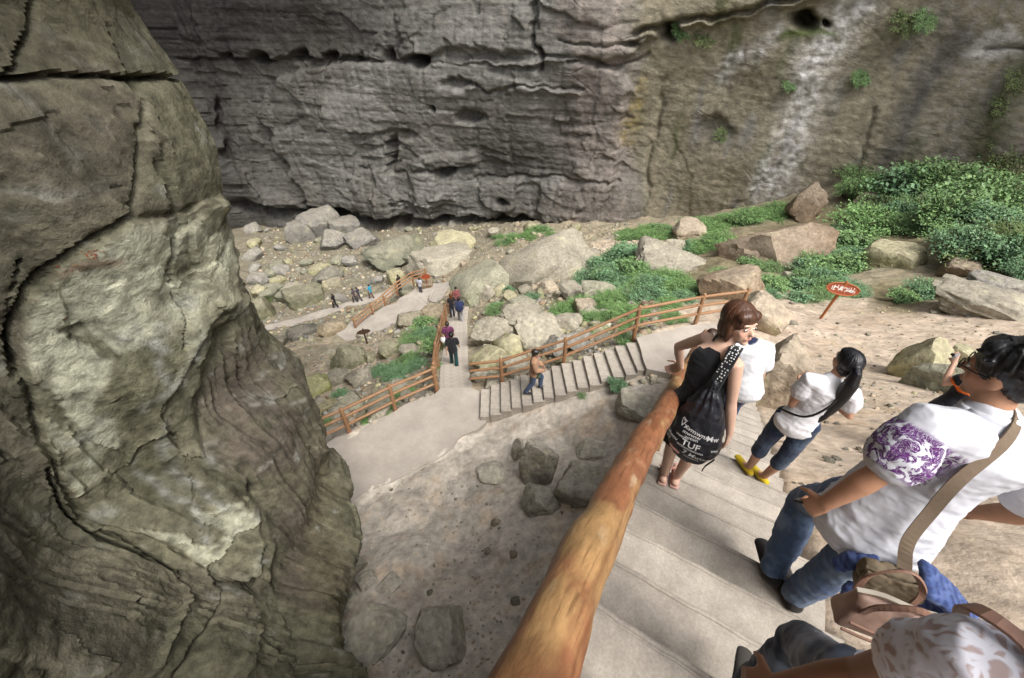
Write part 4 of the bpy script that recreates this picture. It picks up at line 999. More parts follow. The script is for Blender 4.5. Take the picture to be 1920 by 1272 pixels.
# ------------------------------------------------------------------ shrubs and low plants
M_leaf = mat('leaf_green', attr=True, rough=.55, spec=.35, var=.35, vscale=2)
M_stem = mat('stem_brown', (.09, .065, .035), rough=.9, var=.2)
def bush_meshes(seed, shoots=70, per=11, leaf=.15, tall=1.0, base=(.08, .16, .065), light=(.19, .30, .105), flatt=.75):
    rg = np.random.RandomState(seed)
    V, F, C, SV, SF = [], [], [], [], []
    for s in range(shoots):
        a, rr = rg.uniform(0, 2 * math.pi), math.sqrt(rg.uniform(0, 1))
        r0 = rr * .45
        hgt = tall * (.5 + .5 * rg.uniform()) * (1 - .55 * rr ** 2)
        p = np.array([math.cos(a) * r0, math.sin(a) * r0, 0.0])
        out = np.array([math.cos(a), math.sin(a), 0]) * (rr * .75 + rg.uniform(-.1, .25))
        q = p + out * .9 + np.array([0, 0, hgt])
        tint = rg.uniform(0, 1); clump = .7 + .6 * rg.uniform()
        pts = [p + (q - p) * t + np.array([0, 0, .18 * math.sin(t * 3.1)]) * tall for t in (0, .5, 1)]
        if s % 3 == 0:
            v, f = tube_data(pts, [.014, .010, .004], 4, False); o = len(SV); SV += list(v); SF += [tuple(i + o for i in ff) for ff in f]
        for k in range(per):
            t = .25 + .75 * (k + rg.uniform(0, 1)) / per
            c = p + (q - p) * t + np.array([0, 0, .18 * math.sin(t * 3.1)]) * tall + rg.normal(0, .06, 3)
            az = rg.uniform(0, 2 * math.pi); el = rg.uniform(-.5, .6)
            d = np.array([math.cos(az) * math.cos(el), math.sin(az) * math.cos(el), math.sin(el)])
            w = np.cross(d, (rg.normal(0, .35), rg.normal(0, .35), 1)); w /= np.linalg.norm(w)
            L = leaf * rg.uniform(.6, 1.25); Wd = L * rg.uniform(.28, .42); n = np.cross(w, d)
            o = len(V)
            V += [c, c + d * L * .45 + w * Wd - n * .02, c + d * L - n * L * .22, c + d * L * .45 - w * Wd - n * .02]
            F.append((o, o + 1, o + 2, o + 3))
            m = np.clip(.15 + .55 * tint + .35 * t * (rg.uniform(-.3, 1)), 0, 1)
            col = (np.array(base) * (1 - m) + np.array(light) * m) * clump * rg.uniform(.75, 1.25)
            C += [col] * 4
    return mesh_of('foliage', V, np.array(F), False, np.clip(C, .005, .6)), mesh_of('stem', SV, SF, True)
DK = dict(base=(.065, .14, .07), light=(.16, .27, .13)); LT = dict(base=(.085, .18, .055), light=(.19, .31, .105)); OL = dict(base=(.06, .095, .03), light=(.15, .19, .065))
BUSH = {'dark': [bush_meshes(1, 200, 22, .08, .9, **DK), bush_meshes(2, 100, 16, .15, 1.15, **DK), bush_meshes(3, 150, 18, .10, .7, **DK)], 'bright': [bush_meshes(k, 210, 22, .07, .6, **LT) for k in (11, 12, 13)], 'dry': [bush_meshes(k, 120, 16, .08, .8, **OL) for k in (21, 22)], 'mid': [bush_meshes(31, 200, 22, .085, .95), bush_meshes(32, 110, 16, .15, 1.1), bush_meshes(33, 170, 18, .065, .75)]}
def shrub(u, v, wpx, kind, label, group, seed, squash=1.0, name='shrub'):
    p, t = hit(u, v); s = wpx * t / FPX * .5 / .95
    rg = random.Random(seed); fm, sm = BUSH[kind][seed % len(BUSH[kind])]
    r = empty(name, (p[0], p[1], p[2] - .05 * s), rg.uniform(0, 6.28)); r.scale = (s * rg.uniform(.75, 1.2), s * rg.uniform(.75, 1.2), s * squash * rg.uniform(.65, 1.35))
    obj('foliage', fm, M_leaf, r); obj('stem', sm, M_stem, r)
    return tag(r, label, 'shrub', group)
def thicket(n, poly, wpx, kinds, label, group, seed, squash=1.0):
    rg = random.Random(seed); P = np.array(poly); k = 0; tr = 0; got = []
    while k < n and tr < n * 60:
        tr += 1
        u, v = rg.uniform(P[:, 0].min(), P[:, 0].max()), rg.uniform(P[:, 1].min(), P[:, 1].max())
        if poly_sd(np.array([u]), np.array([v]), poly)[0] < 0: continue
        if any(math.hypot(u - a, (v - b) * 1.8) < wpx * .33 for a, b in got): continue
        got.append((u, v)); q = rg.uniform(.7, 1.3); kd = rg.choice(kinds); size = 'small' if q < .88 else 'big' if q > 1.12 else 'medium'
        shrub(u, v, wpx * q, kd, '%s %s %s, %s' % (size, ADJ[kd], label, where(u, v, P)), group, seed * 100 + k, squash); k += 1
thicket(34, [(1530,380),(1580,350),(1660,318),(1720,330),(1930,330),(1930,545),(1830,540),(1760,490),(1700,440),(1640,440),(1560,430)], 92, ('dark', 'mid', 'dark', 'mid', 'bright', 'dry'), 'shrub in the thicket below the cliff', 'thicket on the right', 1, 1.15)
thicket(16, [(1500,500),(1560,450),(1620,440),(1610,500),(1560,520),(1500,515)], 56, ('dark', 'mid'), 'shrub left of the lone boulder', 'shrubs left of the lone boulder', 2)
thicket(18, [(1290,428),(1360,410),(1440,392),(1470,395),(1450,412),(1380,425),(1310,440)], 52, ('mid', 'bright', 'bright'), 'shrub at the foot of the brown wall', 'shrubs at the wall foot', 3, .8)
thicket(18, [(1160,440),(1260,430),(1250,448),(1170,448)], 36, ('bright', 'mid'), 'shrub above the sandy clearing', 'low shrubs above the clearing', 4, .7)
thicket(24, [(1130,520),(1190,490),(1240,520),(1310,530),(1320,565),(1220,580),(1140,580),(1060,590)], 62, ('dark', 'mid', 'bright', 'bright'), 'shrub in the patch above the fence', 'green patch above the fence', 5, .8)
thicket(9, [(1150,480),(1220,470),(1190,510),(1130,530),(1080,550)], 62, ('dark',), 'bush amid the rocky slope', 'dark bushes of the rocky slope', 6)
thicket(12, [(1035,600),(1100,570),(1220,585),(1280,600),(1180,620),(1060,610)], 52, ('bright',), 'plant just behind the rising fence', 'bright plants behind the fence', 7, .6)
thicket(12, [(1420,540),(1500,525),(1620,530),(1610,560),(1540,572),(1440,560)], 58, ('dark', 'mid'), 'shrub behind the wooden sign', 'shrubs behind the sign', 8, .8)
thicket(7, [(1330,440),(1480,480),(1440,512),(1320,500)], 60, ('bright', 'mid'), 'shrub before the brown rock face', 'shrubs before the brown rock', 9, .7)
thicket(8, [(930,445),(1030,430),(1040,445),(940,460)], 34, ('bright', 'mid'), 'plant below the pale bank', 'plants at the pale bank', 10, .6)
thicket(9, [(775,640),(815,600),(828,640),(818,690),(760,690),(735,690)], 46, ('dark', 'mid', 'mid'), 'shrub left of the walkway fence', 'shrubs left of the walkway', 11, .8)
thicket(7, [(720,690),(790,690),(760,720),(690,715)], 40, ('dark',), 'bush above the path fence', 'bushes above the path fence', 12, .7)
thicket(8, [(690,790),(740,745),(770,740),(720,775),(690,800)], 34, ('bright',), 'weed under the path fence', 'weeds under the path fence', 13, .6)
for i, (u, v, w, k, lab) in enumerate([(1000,565,40,'dark','dark bush on the slope below the long smooth slab'),(930,585,40,'mid','green bush right of the walkway people'),(955,550,26,'dark','small dark bush by the big smooth boulder'),(1100,485,40,'dry','dry bush at the left of the sandy clearing'),
    (1745,560,80,'dark','bush standing by itself at the edge of the sand'),(1690,565,50,'mid','low bush beside the muddy hollow'),(1820,300,56,'bright','yellow green bush highest against the cliff'),(1700,325,90,'mid','big bush against the foot of the cliff'),
    (640,745,34,'dark','dark tuft beside the yellow green slab'),(575,780,40,'dark','bush between the pillar and the path fence'),(610,800,30,'mid','small bush just left of the path fence post'),(1155,728,46,'dark','tuft of weeds beside the lower stairs'),
    (1092,742,22,'mid','tiny weed at the edge of the lower stairs'),(1170,640,40,'mid','green bush seen through the log fence'),(1130,625,46,'bright','low plant seen under the fence rail'),(1360,520,50,'mid','bush leaning on the dark-sided block'),
    (500,560,36,'dry','dry tuft beside the tilted slab'),(1285,470,44,'dark','dark bush left of the flat-topped boulder'),(1340,450,44,'mid','bush right of the flat-topped boulder'),(820,690,30,'mid','little bush at the walkway corner post')]):
    shrub(u, v, w, k, lab, None, 500 + i, .8)
# plants rooted on the wall
for i, (u, v, w, k, lab) in enumerate([(1610,150,34,'mid','plant clinging to the cliff right of the white streak'),(1690,45,60,'dry','wide tuft on the cliff ledge at the top right'),(1730,40,50,'mid','tuft beside the wide one on the cliff ledge'),(1480,160,30,'mid','small plant on the cliff left of the white streak'),
    (1560,270,30,'mid','plant low on the cliff below the white streak'),(1385,290,34,'dry','hanging plant on the brown wall'),(1410,270,24,'bright','bright tuft on the brown wall'),(1880,200,60,'dry','dark creeper at the right edge of the cliff'),(1900,150,50,'dry','upper creeper at the right edge of the cliff'),
    (1280,60,40,'mid','tuft under the dark cave mouth'),(1320,70,44,'dry','trailing plants right of the dark cave mouth'),(1350,255,30,'dry','small tuft on the dark patch of the wall'),(1870,260,50,'dry','lower creeper at the right edge of the cliff'),(1350,10,30,'dry','plant under the top ledge of the cliff')]):
    p = wall_hit(u, v, -.035); t = np.linalg.norm(p) / np.linalg.norm(ray(u, v)); s = w * t / FPX * .5
    fm, sm = BUSH[k][i % len(BUSH[k])]
    r = empty('cliff_plant', tuple(p), i * 1.3); r.rotation_euler = (.9, 0, 0); r.scale = (s, s, s * .8)
    obj('foliage', fm, M_leaf, r); obj('stem', sm, M_stem, r); tag(r, lab, 'plant', 'plants on the cliff')

# ------------------------------------------------------------------ people
V3 = lambda *a: np.array(a, float)
def nrm(v): v = np.asarray(v, float); return v / (np.linalg.norm(v) + 1e-9)
def cap(p0, p1, r0, r1, sides=12): return tube_data([p0, p1], [r0, r1], sides)
def ell(c, r, R=None, sub=3):
    D, F = ico(sub); v = D * np.array(r)
    if R is not None: v = v @ np.asarray(R).T
    return v + np.asarray(c), F
BENCH = bpy.data.scenes.new('bench')          # a work scene for shaping meshes, removed at the end
def fuse(pieces, voxel, smooth=4, factor=.5, ref=None):
    """one continuous skin over overlapping pieces"""
    V, F, o = [], [], 0
    for v, f in pieces:
        V.append(v); F += [tuple(int(i) + o for i in ff) for ff in f]; o += len(v)
    me = mesh_of('tmp', np.concatenate(V), F)
    t = bpy.data.objects.new('tmp', me); BENCH.collection.objects.link(t)
    m = t.modifiers.new('r', 'REMESH'); m.mode = 'VOXEL'; m.voxel_size = voxel; m.use_smooth_shade = True
    if smooth:
        s = t.modifiers.new('s', 'SMOOTH'); s.iterations = smooth; s.factor = factor
    with bpy.context.temp_override(scene=BENCH, view_layer=BENCH.view_layers[0]): dg = bpy.context.evaluated_depsgraph_get()
    dg.update()
    out = bpy.data.meshes.new_from_object(t.evaluated_get(dg))
    bpy.data.objects.remove(t); bpy.data.meshes.remove(me)
    n = len(out.vertices); co = np.empty(n * 3, np.float32); out.vertices.foreach_get('co', co)
    no = np.empty(n * 3, np.float32); out.vertex_normals.foreach_get('vector', no)
    return out, co.reshape(-1, 3).astype(float), no.reshape(-1, 3).astype(float)
def finish(me, co, colors, name):
    me.vertices.foreach_set('co', co.astype(np.float32).ravel())
    ca = me.color_attributes.new('albedo', 'FLOAT_COLOR', 'POINT')
    c = np.ones((len(co), 4), np.float32); c[:, :3] = colors; ca.data.foreach_set('color', c.ravel())
    me.polygons.foreach_set('use_smooth', np.ones(len(me.polygons), bool)); me.name = name; me.update()
    return me
M_skin = mat('skin', attr=True, rough=.55, spec=.35, var=.05, vscale=30, sub=.12)
M_cloth = mat('cloth', attr=True, rough=.9, spec=.12, var=.07, vscale=60, bump=.25, bscale=350, bdist=.001, sheen=.15)
M_hair = mat('hair', attr=True, rough=.42, spec=.45, var=.35, vscale=60, stretch=(1, 1, .25))
M_hard = mat('smooth_parts', attr=True, rough=.4, spec=.4)
def hand(w, d, pn, side, s=1.0, curl=.35, spread=.12):
    """palm and five fingers: w wrist, d along the hand, pn palm normal (fingers curl towards it), side = thumb side"""
    d = nrm(d); pn = nrm(pn - d * (np.dot(pn, d))); la = nrm(side - d * np.dot(side, d) - pn * np.dot(side, pn))
    out = [tube_data([w - d * .01, w + d * .03 * s, w + d * .085 * s], [(.024 * s, .02 * s), (.036 * s, .016 * s), (.040 * s, .013 * s)], 12, True, pn)]
    for k, (o, L) in enumerate(((.030, .92), (.010, 1.0), (-.011, .94), (-.030, .76))):
        p = w + d * .08 * s + la * o * s; dd = nrm(d + la * o * spread * 20 * .3); pts = [p]
        a = 0
        for q, l in enumerate((.042, .028, .022)):
            a += curl * (1.0 if q else .7); v = dd * math.cos(a) + pn * math.sin(a); pts.append(pts[-1] + v * l * L * s)
        out.append(tube_data(pts, [.0092 * s, .0088 * s, .008 * s, .0068 * s], 8))
    p = w + d * .022 * s + la * .026 * s; v1 = nrm(d * .6 + la * .75 + pn * .25); v2 = nrm(d * .95 + la * .3 + pn * (.25 + curl * .4))
    out.append(tube_data([p, p + v1 * .04 * s, p + v1 * .04 * s + v2 * .032 * s, p + v1 * .04 * s + v2 * .056 * s], [.013 * s, .0115 * s, .0095 * s, .0075 * s], 8))
    return out
def lerp(a, b, t): return a + (b - a) * t
def head_frame(az, pitch=0.0, roll=0.0):
    """columns right, forward, up; az clockwise from +Y in radians, pitch > 0 looks up"""
    f = V3(math.sin(az) * math.cos(pitch), math.cos(az) * math.cos(pitch), math.sin(pitch))
    r = nrm(np.cross(f, (0, 0, 1))); u = np.cross(r, f)
    r, u = r * math.cos(roll) + u * math.sin(roll), u * math.cos(roll) - r * math.sin(roll)
    return np.column_stack([r, f, u])
def person(label, J, az, haz=None, hpitch=0.0, hroll=0.0, H=1.7, bulk=1.0, skin=(.45, .27, .19), hair='short', haircol=(.012, .010, .009), shirt=None, trousers=None, shoes=None, dress=None,
           voxel=.0075, group=None, hands=None, detail=True, foot_az=None, face=True, female=False):
    """J: joint positions in the world.  shirt: dict(col, sleeve 0..1.9, hem, loose, colfn)"""
    k = H / 1.7
    J = {a: np.asarray(b, float) for a, b in J.items()}
    fw = V3(math.sin(az), math.cos(az), 0)
    foot = .5 * (J['anL'] + J['anR']); base = V3(foot[0], foot[1], min(J['anL'][2], J['anR'][2]) - .085 * k)
    root = tag(empty('person', tuple(base)), label, 'person', group)
    J = {a: b - base for a, b in J.items()}
    skin = np.array(skin); sides = 14 if detail else 8
    def tb(pts, rad, up=None): return tube_data(pts, [(r if np.isscalar(r) else tuple(np.array(r))) for r in rad], sides, True, fw if up is None else up)
    waist = lerp(J['pel'], J['chest'], .45)
    shm = .5 * (J['shL'] + J['shR'])
    sw = np.linalg.norm(J['shL'] - J['shR']) / 2
    b = bulk * k
    def torso(o=0.0, lo=-.06, flare=0.0, top=True):
        dn = nrm(J['pel'] - waist)
        p = [J['pel'] + dn * (-lo) * k, J['pel'], waist, J['chest'], lerp(J['chest'], shm, .75)]
        hipw = .152 if not female else .158
        r = [((hipw + flare) * b + o, (.105 + flare * .8) * b + o), (hipw * b + o, .108 * b + o), ((.128 if not female else .112) * b + o, .092 * b + o), (max(.148 * b, sw * .82) + o, .112 * b + o), (sw * .92 + o, .085 * b + o)]
        if top: p.append(J['neck'] - nrm(J['head'] - J['neck']) * .015); r.append((.075 * b + o * .5, .062 * b + o * .5))
        return tube_data(p, r, 20 if detail else 12, True, fw)
    def legs(o=0.0, to=1.9, grow=0.0, crease=0.0):
        out = []
        for s in 'LR':
            h, kn, an = J['hip' + s], J['kn' + s], J['an' + s]
            cf = lerp(kn, an, .3) - fw * .018 * k
            P = [h + V3(0, 0, .02), lerp(h, kn, .45), kn, cf, an]; R = [.088 * b + o, .075 * b + o, .056 * b + o + grow * .3, .054 * b + o + grow * .6, .037 * b + o + grow]
            if to < 1.0: P = P[:2] + [lerp(h, kn, to)]; R = R[:2] + [.075 * b + (.056 - .075) * b * to + o + grow * .3]
            elif to < 1.88:
                t = to - 1; P = P[:3] + ([cf] if t > .35 else []) + [lerp(kn, an, t)]; R = R[:3] + ([R[3]] if t > .35 else []) + [(.056 - .018 * t) * b + o + grow]
            out.append(tb(P, R))
        return out
    def sleeves(o, to, grow=0.0):
        out = []
        for s in 'LR':
            sh, el, wr = J['sh' + s], J['el' + s], J['wr' + s]
            P = [lerp(shm, sh, .55), sh]; R = [.07 * b + o, .058 * b + o]
            if to <= 1: P += [lerp(sh, el, to * .5), lerp(sh, el, to)]; R += [.052 * b + o + grow * .5, .048 * b + o + grow]
            else: P += [lerp(sh, el, .5), el, lerp(el, wr, to - 1)]; R += [.048 * b + o, .043 * b + o, .034 * b + o]
            out.append(tb(P, R))
        return out
    # ---- body
    pc = [torso(0)]
    pc += legs(0)
    for s in 'LR':
        sh, el, wr = J['sh' + s], J['el' + s], J['wr' + s]
        pc.append(tb([lerp(shm, sh, .5), sh, lerp(sh, el, .45), el, lerp(el, wr, .3), wr], [.06 * b, .052 * b, .046 * b, .038 * b, .041 * b, .027 * b]))
    hc = J['head']; Rh = head_frame(az if haz is None else haz, hpitch, hroll)
    hk = k * (1.0 if detail else 1.08)
    hp = lambda x, y, z: hc + Rh @ (V3(x, y, z) * hk)
    pc.append(tb([J['neck'] - V3(0, 0, .03), lerp(J['neck'], hc, .5), hp(0, -.02, -.04)], [.056 * b, .050 * b, .052 * b]))
    he = lambda c, r, sub=3: ell(hp(*c), np.array(r) * hk, Rh, sub)
    pc += [he((0, -.012, .03), (.076, .095, .088)), he((0, .026, -.03), (.060, .061, .084)), he((0, .060, -.096), (.025, .022, .019))]
    if detail:
        pc += [cap(hp(0, .082, .008), hp(0, .103, -.028), .008 * hk, .0125 * hk), cap(hp(-.034, .076, .024), hp(.034, .076, .024), .012 * hk, .012 * hk)]
        pc += [he((x, .058, -.03), (.024, .02, .03), 2) for x in (-.034, .034)] + [he((x, -.004, -.005), (.010, .022, .032), 2) for x in (-.078, .078)]
        pc += [he((0, .084, -.062), (.024, .010, .011), 2)]
    for s in 'LR':
        fa = az if foot_az is None else foot_az
        ff = V3(math.sin(fa), math.cos(fa), 0)
        an = J['an' + s]; pc.append(tb([an, an + V3(0, 0, -.04 * k) + ff * .02, an + V3(0, 0, -.062 * k) + ff * .14 * k], [.034 * b, .036 * b, (.038 * b, .018 * b)], V3(0, 0, 1)))
        pc.append(ell(an + V3(0, 0, -.052 * k) - ff * .03 * k, V3(.03, .035, .03) * k))
        d = nrm(J['wr' + s] - J['el' + s]); la = nrm(np.cross(d, fw)) ; hs = (hands or {}).get(s)
        if hs: pc += hand(J['wr' + s], V3(*hs['d']), V3(*hs['pn']), V3(*hs['side']), k * hs.get('s', 1.0), hs.get('curl', .4))
        elif detail: pc += hand(J['wr' + s], d + fw * .15, -fw if abs(d[2]) < .3 else nrm(J['pel'] - J['wr' + s]), fw, k, .35)
        else: pc.append(ell(J['wr' + s] + d * .07 * k, V3(.03, .03, .07) * k, None, 2))
    me, co, no = fuse(pc, voxel, 3)
    c = skin * (1 + .10 * fbm(co * 9, 3, 5)[:, None])
    hd = np.linalg.norm(co - hc, axis=1)
    if detail and face:
        loc = ((co - hc) @ Rh) / hk
        blush = np.exp(-(((np.abs(loc[:, 0]) - .038) / .02) ** 2 + ((loc[:, 2] + .03) / .02) ** 2)) * (loc[:, 1] > .03)
        c = lay(c, skin * V3(1.1, .78, .75), blush * .5)
        lips = np.exp(-((loc[:, 0] / .020) ** 4 + ((loc[:, 2] + .062) / .0085) ** 2)) * (loc[:, 1] > .075)
        c = lay(c, V3(.42, .13, .11), lips * .9)
    obj('body', finish(me, co, np.clip(c, .01, .9), 'body'), M_skin, root)
    # ---- face parts
    if detail and face:
        for x in (-.031, .031):
            v, f = he((x, .080, .003), (.0135, .0068, .0068), 2)
            e = obj('eye', mesh_of('eye', v, f, True, np.tile(V3(.65, .63, .60), (len(v), 1))), M_hard, root)
            v, f = he((x + .001, .0855, .003), (.0065, .0028, .0062), 2)
            obj('iris', mesh_of('iris', v, f, True, np.tile(V3(.02, .012, .008), (len(v), 1))), M_hard, e)
            v, f = tube_data([hp(x - .016, .083, .022), hp(x, .088, .027), hp(x + .016, .083, .022)], [.002, .003, .002], 6)
            obj('eyebrow', mesh_of('eyebrow', v, f, True, np.tile(V3(.03, .018, .012), (len(v), 1))), M_hair, root)
    # ---- hair
    hcol = np.array(haircol)
    hpz = [he((0, -.020, .040), (.088, .104, .097))]
    if hair == 'bob':
        hpz = [he((0, -.022, .042), (.093, .108, .100)), he((0, -.04, -.03), (.094, .080, .105)), he((-.074, -.004, -.03), (.024, .034, .080)), he((.074, -.004, -.03), (.024, .034, .080)), he((.02, .050, .076), (.066, .042, .036)), he((-.03, .052, .070), (.048, .038, .034)), he((0, -.055, -.075), (.080, .055, .06))]
    elif hair in ('tail', 'long'):
        hpz += [he((0, -.045, -.01), (.080, .070, .085)), he((0, .045, .078), (.062, .04, .03))]
    elif hair == 'messy':
        rg = np.random.RandomState(4)
        hpz += [he((0, .03, .085), (.070, .055, .038)), he((0, -.05, .0), (.076, .06, .075))]
        for q in range(70):
            d = rg.normal(size=3); d[2] = abs(d[2]) * .9 + .1; d = nrm(d * V3(1, 1, 1)); p = V3(0, -.015, .04) + d * V3(.083, .098, .09)
            if p[1] > .05 and p[2] < .07: continue
            hpz.append(cap(hp(*p), hp(*(p + (d * .5 + rg.normal(0, .45, 3)) * .016)), .012 * hk, .005 * hk, 6))
    else: hpz += [he((0, -.045, .0), (.078, .062, .07)), he((0, .04, .085), (.062, .045, .03))]
    if hair == 'tail':
        hpz.append(he((0, -.105, .055), (.028, .024, .026)))
        t0 = hp(0, -.10, .06); bk_ = -fw; hpz.append(tube_data([t0, t0 + bk_ * .05 + V3(0, 0, -.02), t0 + bk_ * .07 + V3(0, 0, -.10), t0 + bk_ * .065 + V3(0, 0, -.22), t0 + bk_ * .05 + V3(-.01, 0, -.36), t0 + bk_ * .045 + V3(-.03, 0, -.48), t0 + bk_ * .04 + V3(-.045, 0, -.58)], [.026 * hk, .036 * hk, .050 * hk, .054 * hk, .050 * hk, .036 * hk, .008 * hk], 12))
    if hair == 'long': hpz.append(tube_data([hp(0, -.07, .02), hp(0, -.10, -.08), hp(0, -.10, -.2), hp(0, -.09, -.29)], [(.08 * hk, .05 * hk), (.085 * hk, .04 * hk), (.08 * hk, .03 * hk), (.05 * hk, .012 * hk)], 12, True, fw))
    hm, hco, hno = fuse(hpz, .005 if detail else voxel, 2)
    loc = ((hco - hc) @ Rh) / hk; aa = np.arctan2(loc[:, 0], -loc[:, 1])
    stn = fbm(np.column_stack([aa * 9, loc[:, 2] * 7, loc[:, 1] * 7]), 3, 77)
    if detail: hco = hco + hno * (stn * .006 * k)[:, None]
    obj('hair', finish(hm, hco, np.clip(hcol * (1 + 1.0 * stn[:, None]) * (1 + .0 * loc[:, :1]), .003, .5), 'hair'), M_hair, root)
    # ---- clothes
    def cloth(name, pieces, col, wr=.006, vox=voxel, colfn=None, sm=4):
        m_, c_, n_ = fuse(pieces, vox, sm)
        if detail:
            w = (fbm(np.column_stack([c_ @ V3(4, 3, 5), c_ @ V3(-3, 4, 1.5), c_ @ V3(2, -2, 9)]), 3, 91, ridged=True) - .3) * wr * .8 + fbm(c_ * 30, 2, 93) * wr * .12
            c_ = c_ + n_ * w[:, None]
        col_ = np.tile(np.array(col, float), (len(c_), 1)) * (1 + .10 * fbm(c_ * 12, 3, 95)[:, None])
        if colfn is not None: col_ = colfn(c_ + base, col_)
        return obj(name, finish(m_, c_, np.clip(col_, .004, .85), name), M_cloth, root)
    if trousers is not None:
        pts = [tube_data([J['pel'] + nrm(J['pel'] - waist) * .07 * k, J['pel'], lerp(J['pel'], waist, .5)], [(.158 * b, .112 * b), (.160 * b, .116 * b), (.130 * b, .10 * b)], 18, True, fw)] + legs(.014 * k, trousers.get('to', 1.9), trousers.get('grow', .018) * k)
        cloth('trousers', pts, trousers['col'], trousers.get('wr', .006), colfn=trousers.get('colfn'))
    if shirt is not None:
        lo = shirt.get('loose', .018) * k
        pcs = [torso(lo, -shirt.get('hem', .08), shirt.get('flare', .012))]
        if shirt.get('sleeve', 0) > 0: pcs += sleeves(lo, shirt['sleeve'], shirt.get('grow', .012) * k)
        cloth('shirt', pcs, shirt['col'], shirt.get('wr', .007), colfn=shirt.get('colfn'))
    if dress is not None: dress(J, base, root, cloth, fw, k, b)
    if shoes is not None:
        for s in 'LR':
            fa = az if foot_az is None else foot_az
            ff = V3(math.sin(fa), math.cos(fa), 0); an = J['an' + s]
            ps = [tb([an + V3(0, 0, -.045 * k) - ff * .045 * k, an + V3(0, 0, -.05 * k) + ff * .05 * k, an + V3(0, 0, -.062 * k) + ff * .165 * k], [(.040 * b, .036 * b), (.044 * b, .034 * b), (.042 * b, .022 * b)], V3(0, 0, 1))]
            cloth('shoe', ps, shoes, 0, sm=2)
    return root, base

POSE = dict(head=(0,.02,1.585),neck=(0,-.015,1.44),shL=(-.17,-.01,1.385),shR=(.17,-.01,1.385),elL=(-.21,-.03,1.10),elR=(.21,-.03,1.10),wrL=(-.22,.05,.86),wrR=(.22,.05,.86),
 chest=(0,0,1.27),pel=(0,0,.96),hipL=(-.085,0,.92),hipR=(.085,0,.92),knL=(-.09,.02,.50),knR=(.09,.02,.50),anL=(-.09,-.02,.085),anR=(.09,-.02,.085))
def posed(pos, az, H=1.68, **over):
    k = H / 1.7; c, s = math.cos(-az), math.sin(-az); R = np.array([[c, -s, 0], [s, c, 0], [0, 0, 1]])
    return {n: np.array(pos) + R @ (np.array(over.get(n, POSE[n])) * k) for n in POSE}

# --- the short-haired woman with the black backpack
JA = dict(head=(1.293,1.903,-1.500), neck=(1.248,1.887,-1.635), shL=(1.198,2.017,-1.703), shR=(1.262,1.735,-1.664), elL=(1.131,2.180,-1.914), elR=(1.313,1.708,-1.935), wrL=(1.215,2.213,-2.139), wrR=(1.353,1.642,-2.165), chest=(1.218,1.858,-1.795), pel=(1.175,1.802,-2.087), hipL=(1.113,1.853,-2.132), hipR=(1.245,1.760,-2.131), knL=(1.155,1.859,-2.534), knR=(1.275,1.785,-2.534), anL=(1.191,1.858,-2.933), anR=(1.276,1.831,-2.933))
AZA = math.radians(38)
def dressA(J, base, root, cloth, fw, k, b):
    waist = lerp(J['pel'], J['chest'], .45); dn = nrm(J['pel'] - J['chest'])
    cloth('dress', [tube_data([J['pel'] + dn * .19, J['pel'] + dn * .09, J['pel'], waist, J['chest'] + V3(0, 0, .03)], [(.215, .16), (.19, .145), (.165, .125), (.125, .105), (.148, .112)], 20, True, fw)], (.010, .010, .012), .010)
    for s, q in (('L', 1), ('R', -1)):
        m = lerp(J['neck'], J['sh' + s], .55)
        v, f = tube_data([J['chest'] + fw * .10 + V3(0, 0, .02), m + V3(0, 0, .035) + fw * .03, m + V3(0, 0, .03) - fw * .04, J['chest'] - fw * .10 + V3(0, 0, .03)], [.006] * 4, 6, True)
        obj('strap', mesh_of('strap', v, f, True, np.tile(V3(.010, .010, .012), (len(v), 1))), M_cloth, root)
LV = lambda a, b: nrm(np.asarray(b) - np.asarray(a))
rail_d = nrm(stair_pt(1, 0) - stair_pt(0, 0))
rA, bA = person('woman with a short brown bob in a black dress leaning on the handrail', JA, AZA, math.radians(160), math.radians(10), math.radians(2), 1.63, .86, (.62, .40, .30), 'bob', (.075, .033, .018),
    dress=dressA, voxel=.0072, female=True, foot_az=math.radians(25), hands={'L': dict(d=(-.1, .55, -.65), pn=(-.8, .2, -.6), side=(.5, .6, .3), curl=.5), 'R': dict(d=(.12, -.05, -1), pn=(-.6, .6, 0), side=(.5, .7, 0), curl=.3)})
SHC = (.60, .33, .29)
for s in 'LR':
    an = np.array(JA['an' + s]) - bA; ff = V3(math.sin(math.radians(25)), math.cos(math.radians(25)), 0)
    v, f = tube_data([an + V3(0, 0, -.078) - ff * .06, an + V3(0, 0, -.078) + ff * .05, an + V3(0, 0, -.078) + ff * .17], [(.034, .008), (.040, .008), (.036, .008)], 10, True, (0, 0, 1))
    sh = obj('sandal', mesh_of('sandal', v, f, True, np.tile(V3(.50, .30, .26), (len(v), 1))), M_cloth, rA)
    v, f = tube_data([an + V3(0, 0, -.06) + ff * .10 + np.cross(ff, (0, 0, 1)) * .042, an + V3(0, 0, -.028) + ff * .09, an + V3(0, 0, -.06) + ff * .10 - np.cross(ff, (0, 0, 1)) * .042], [(.018, .006)] * 3, 8, True, (0, 0, 1))
    obj('strap', mesh_of('strap', v, f, True, np.tile(np.array(SHC), (len(v), 1))), M_cloth, sh)
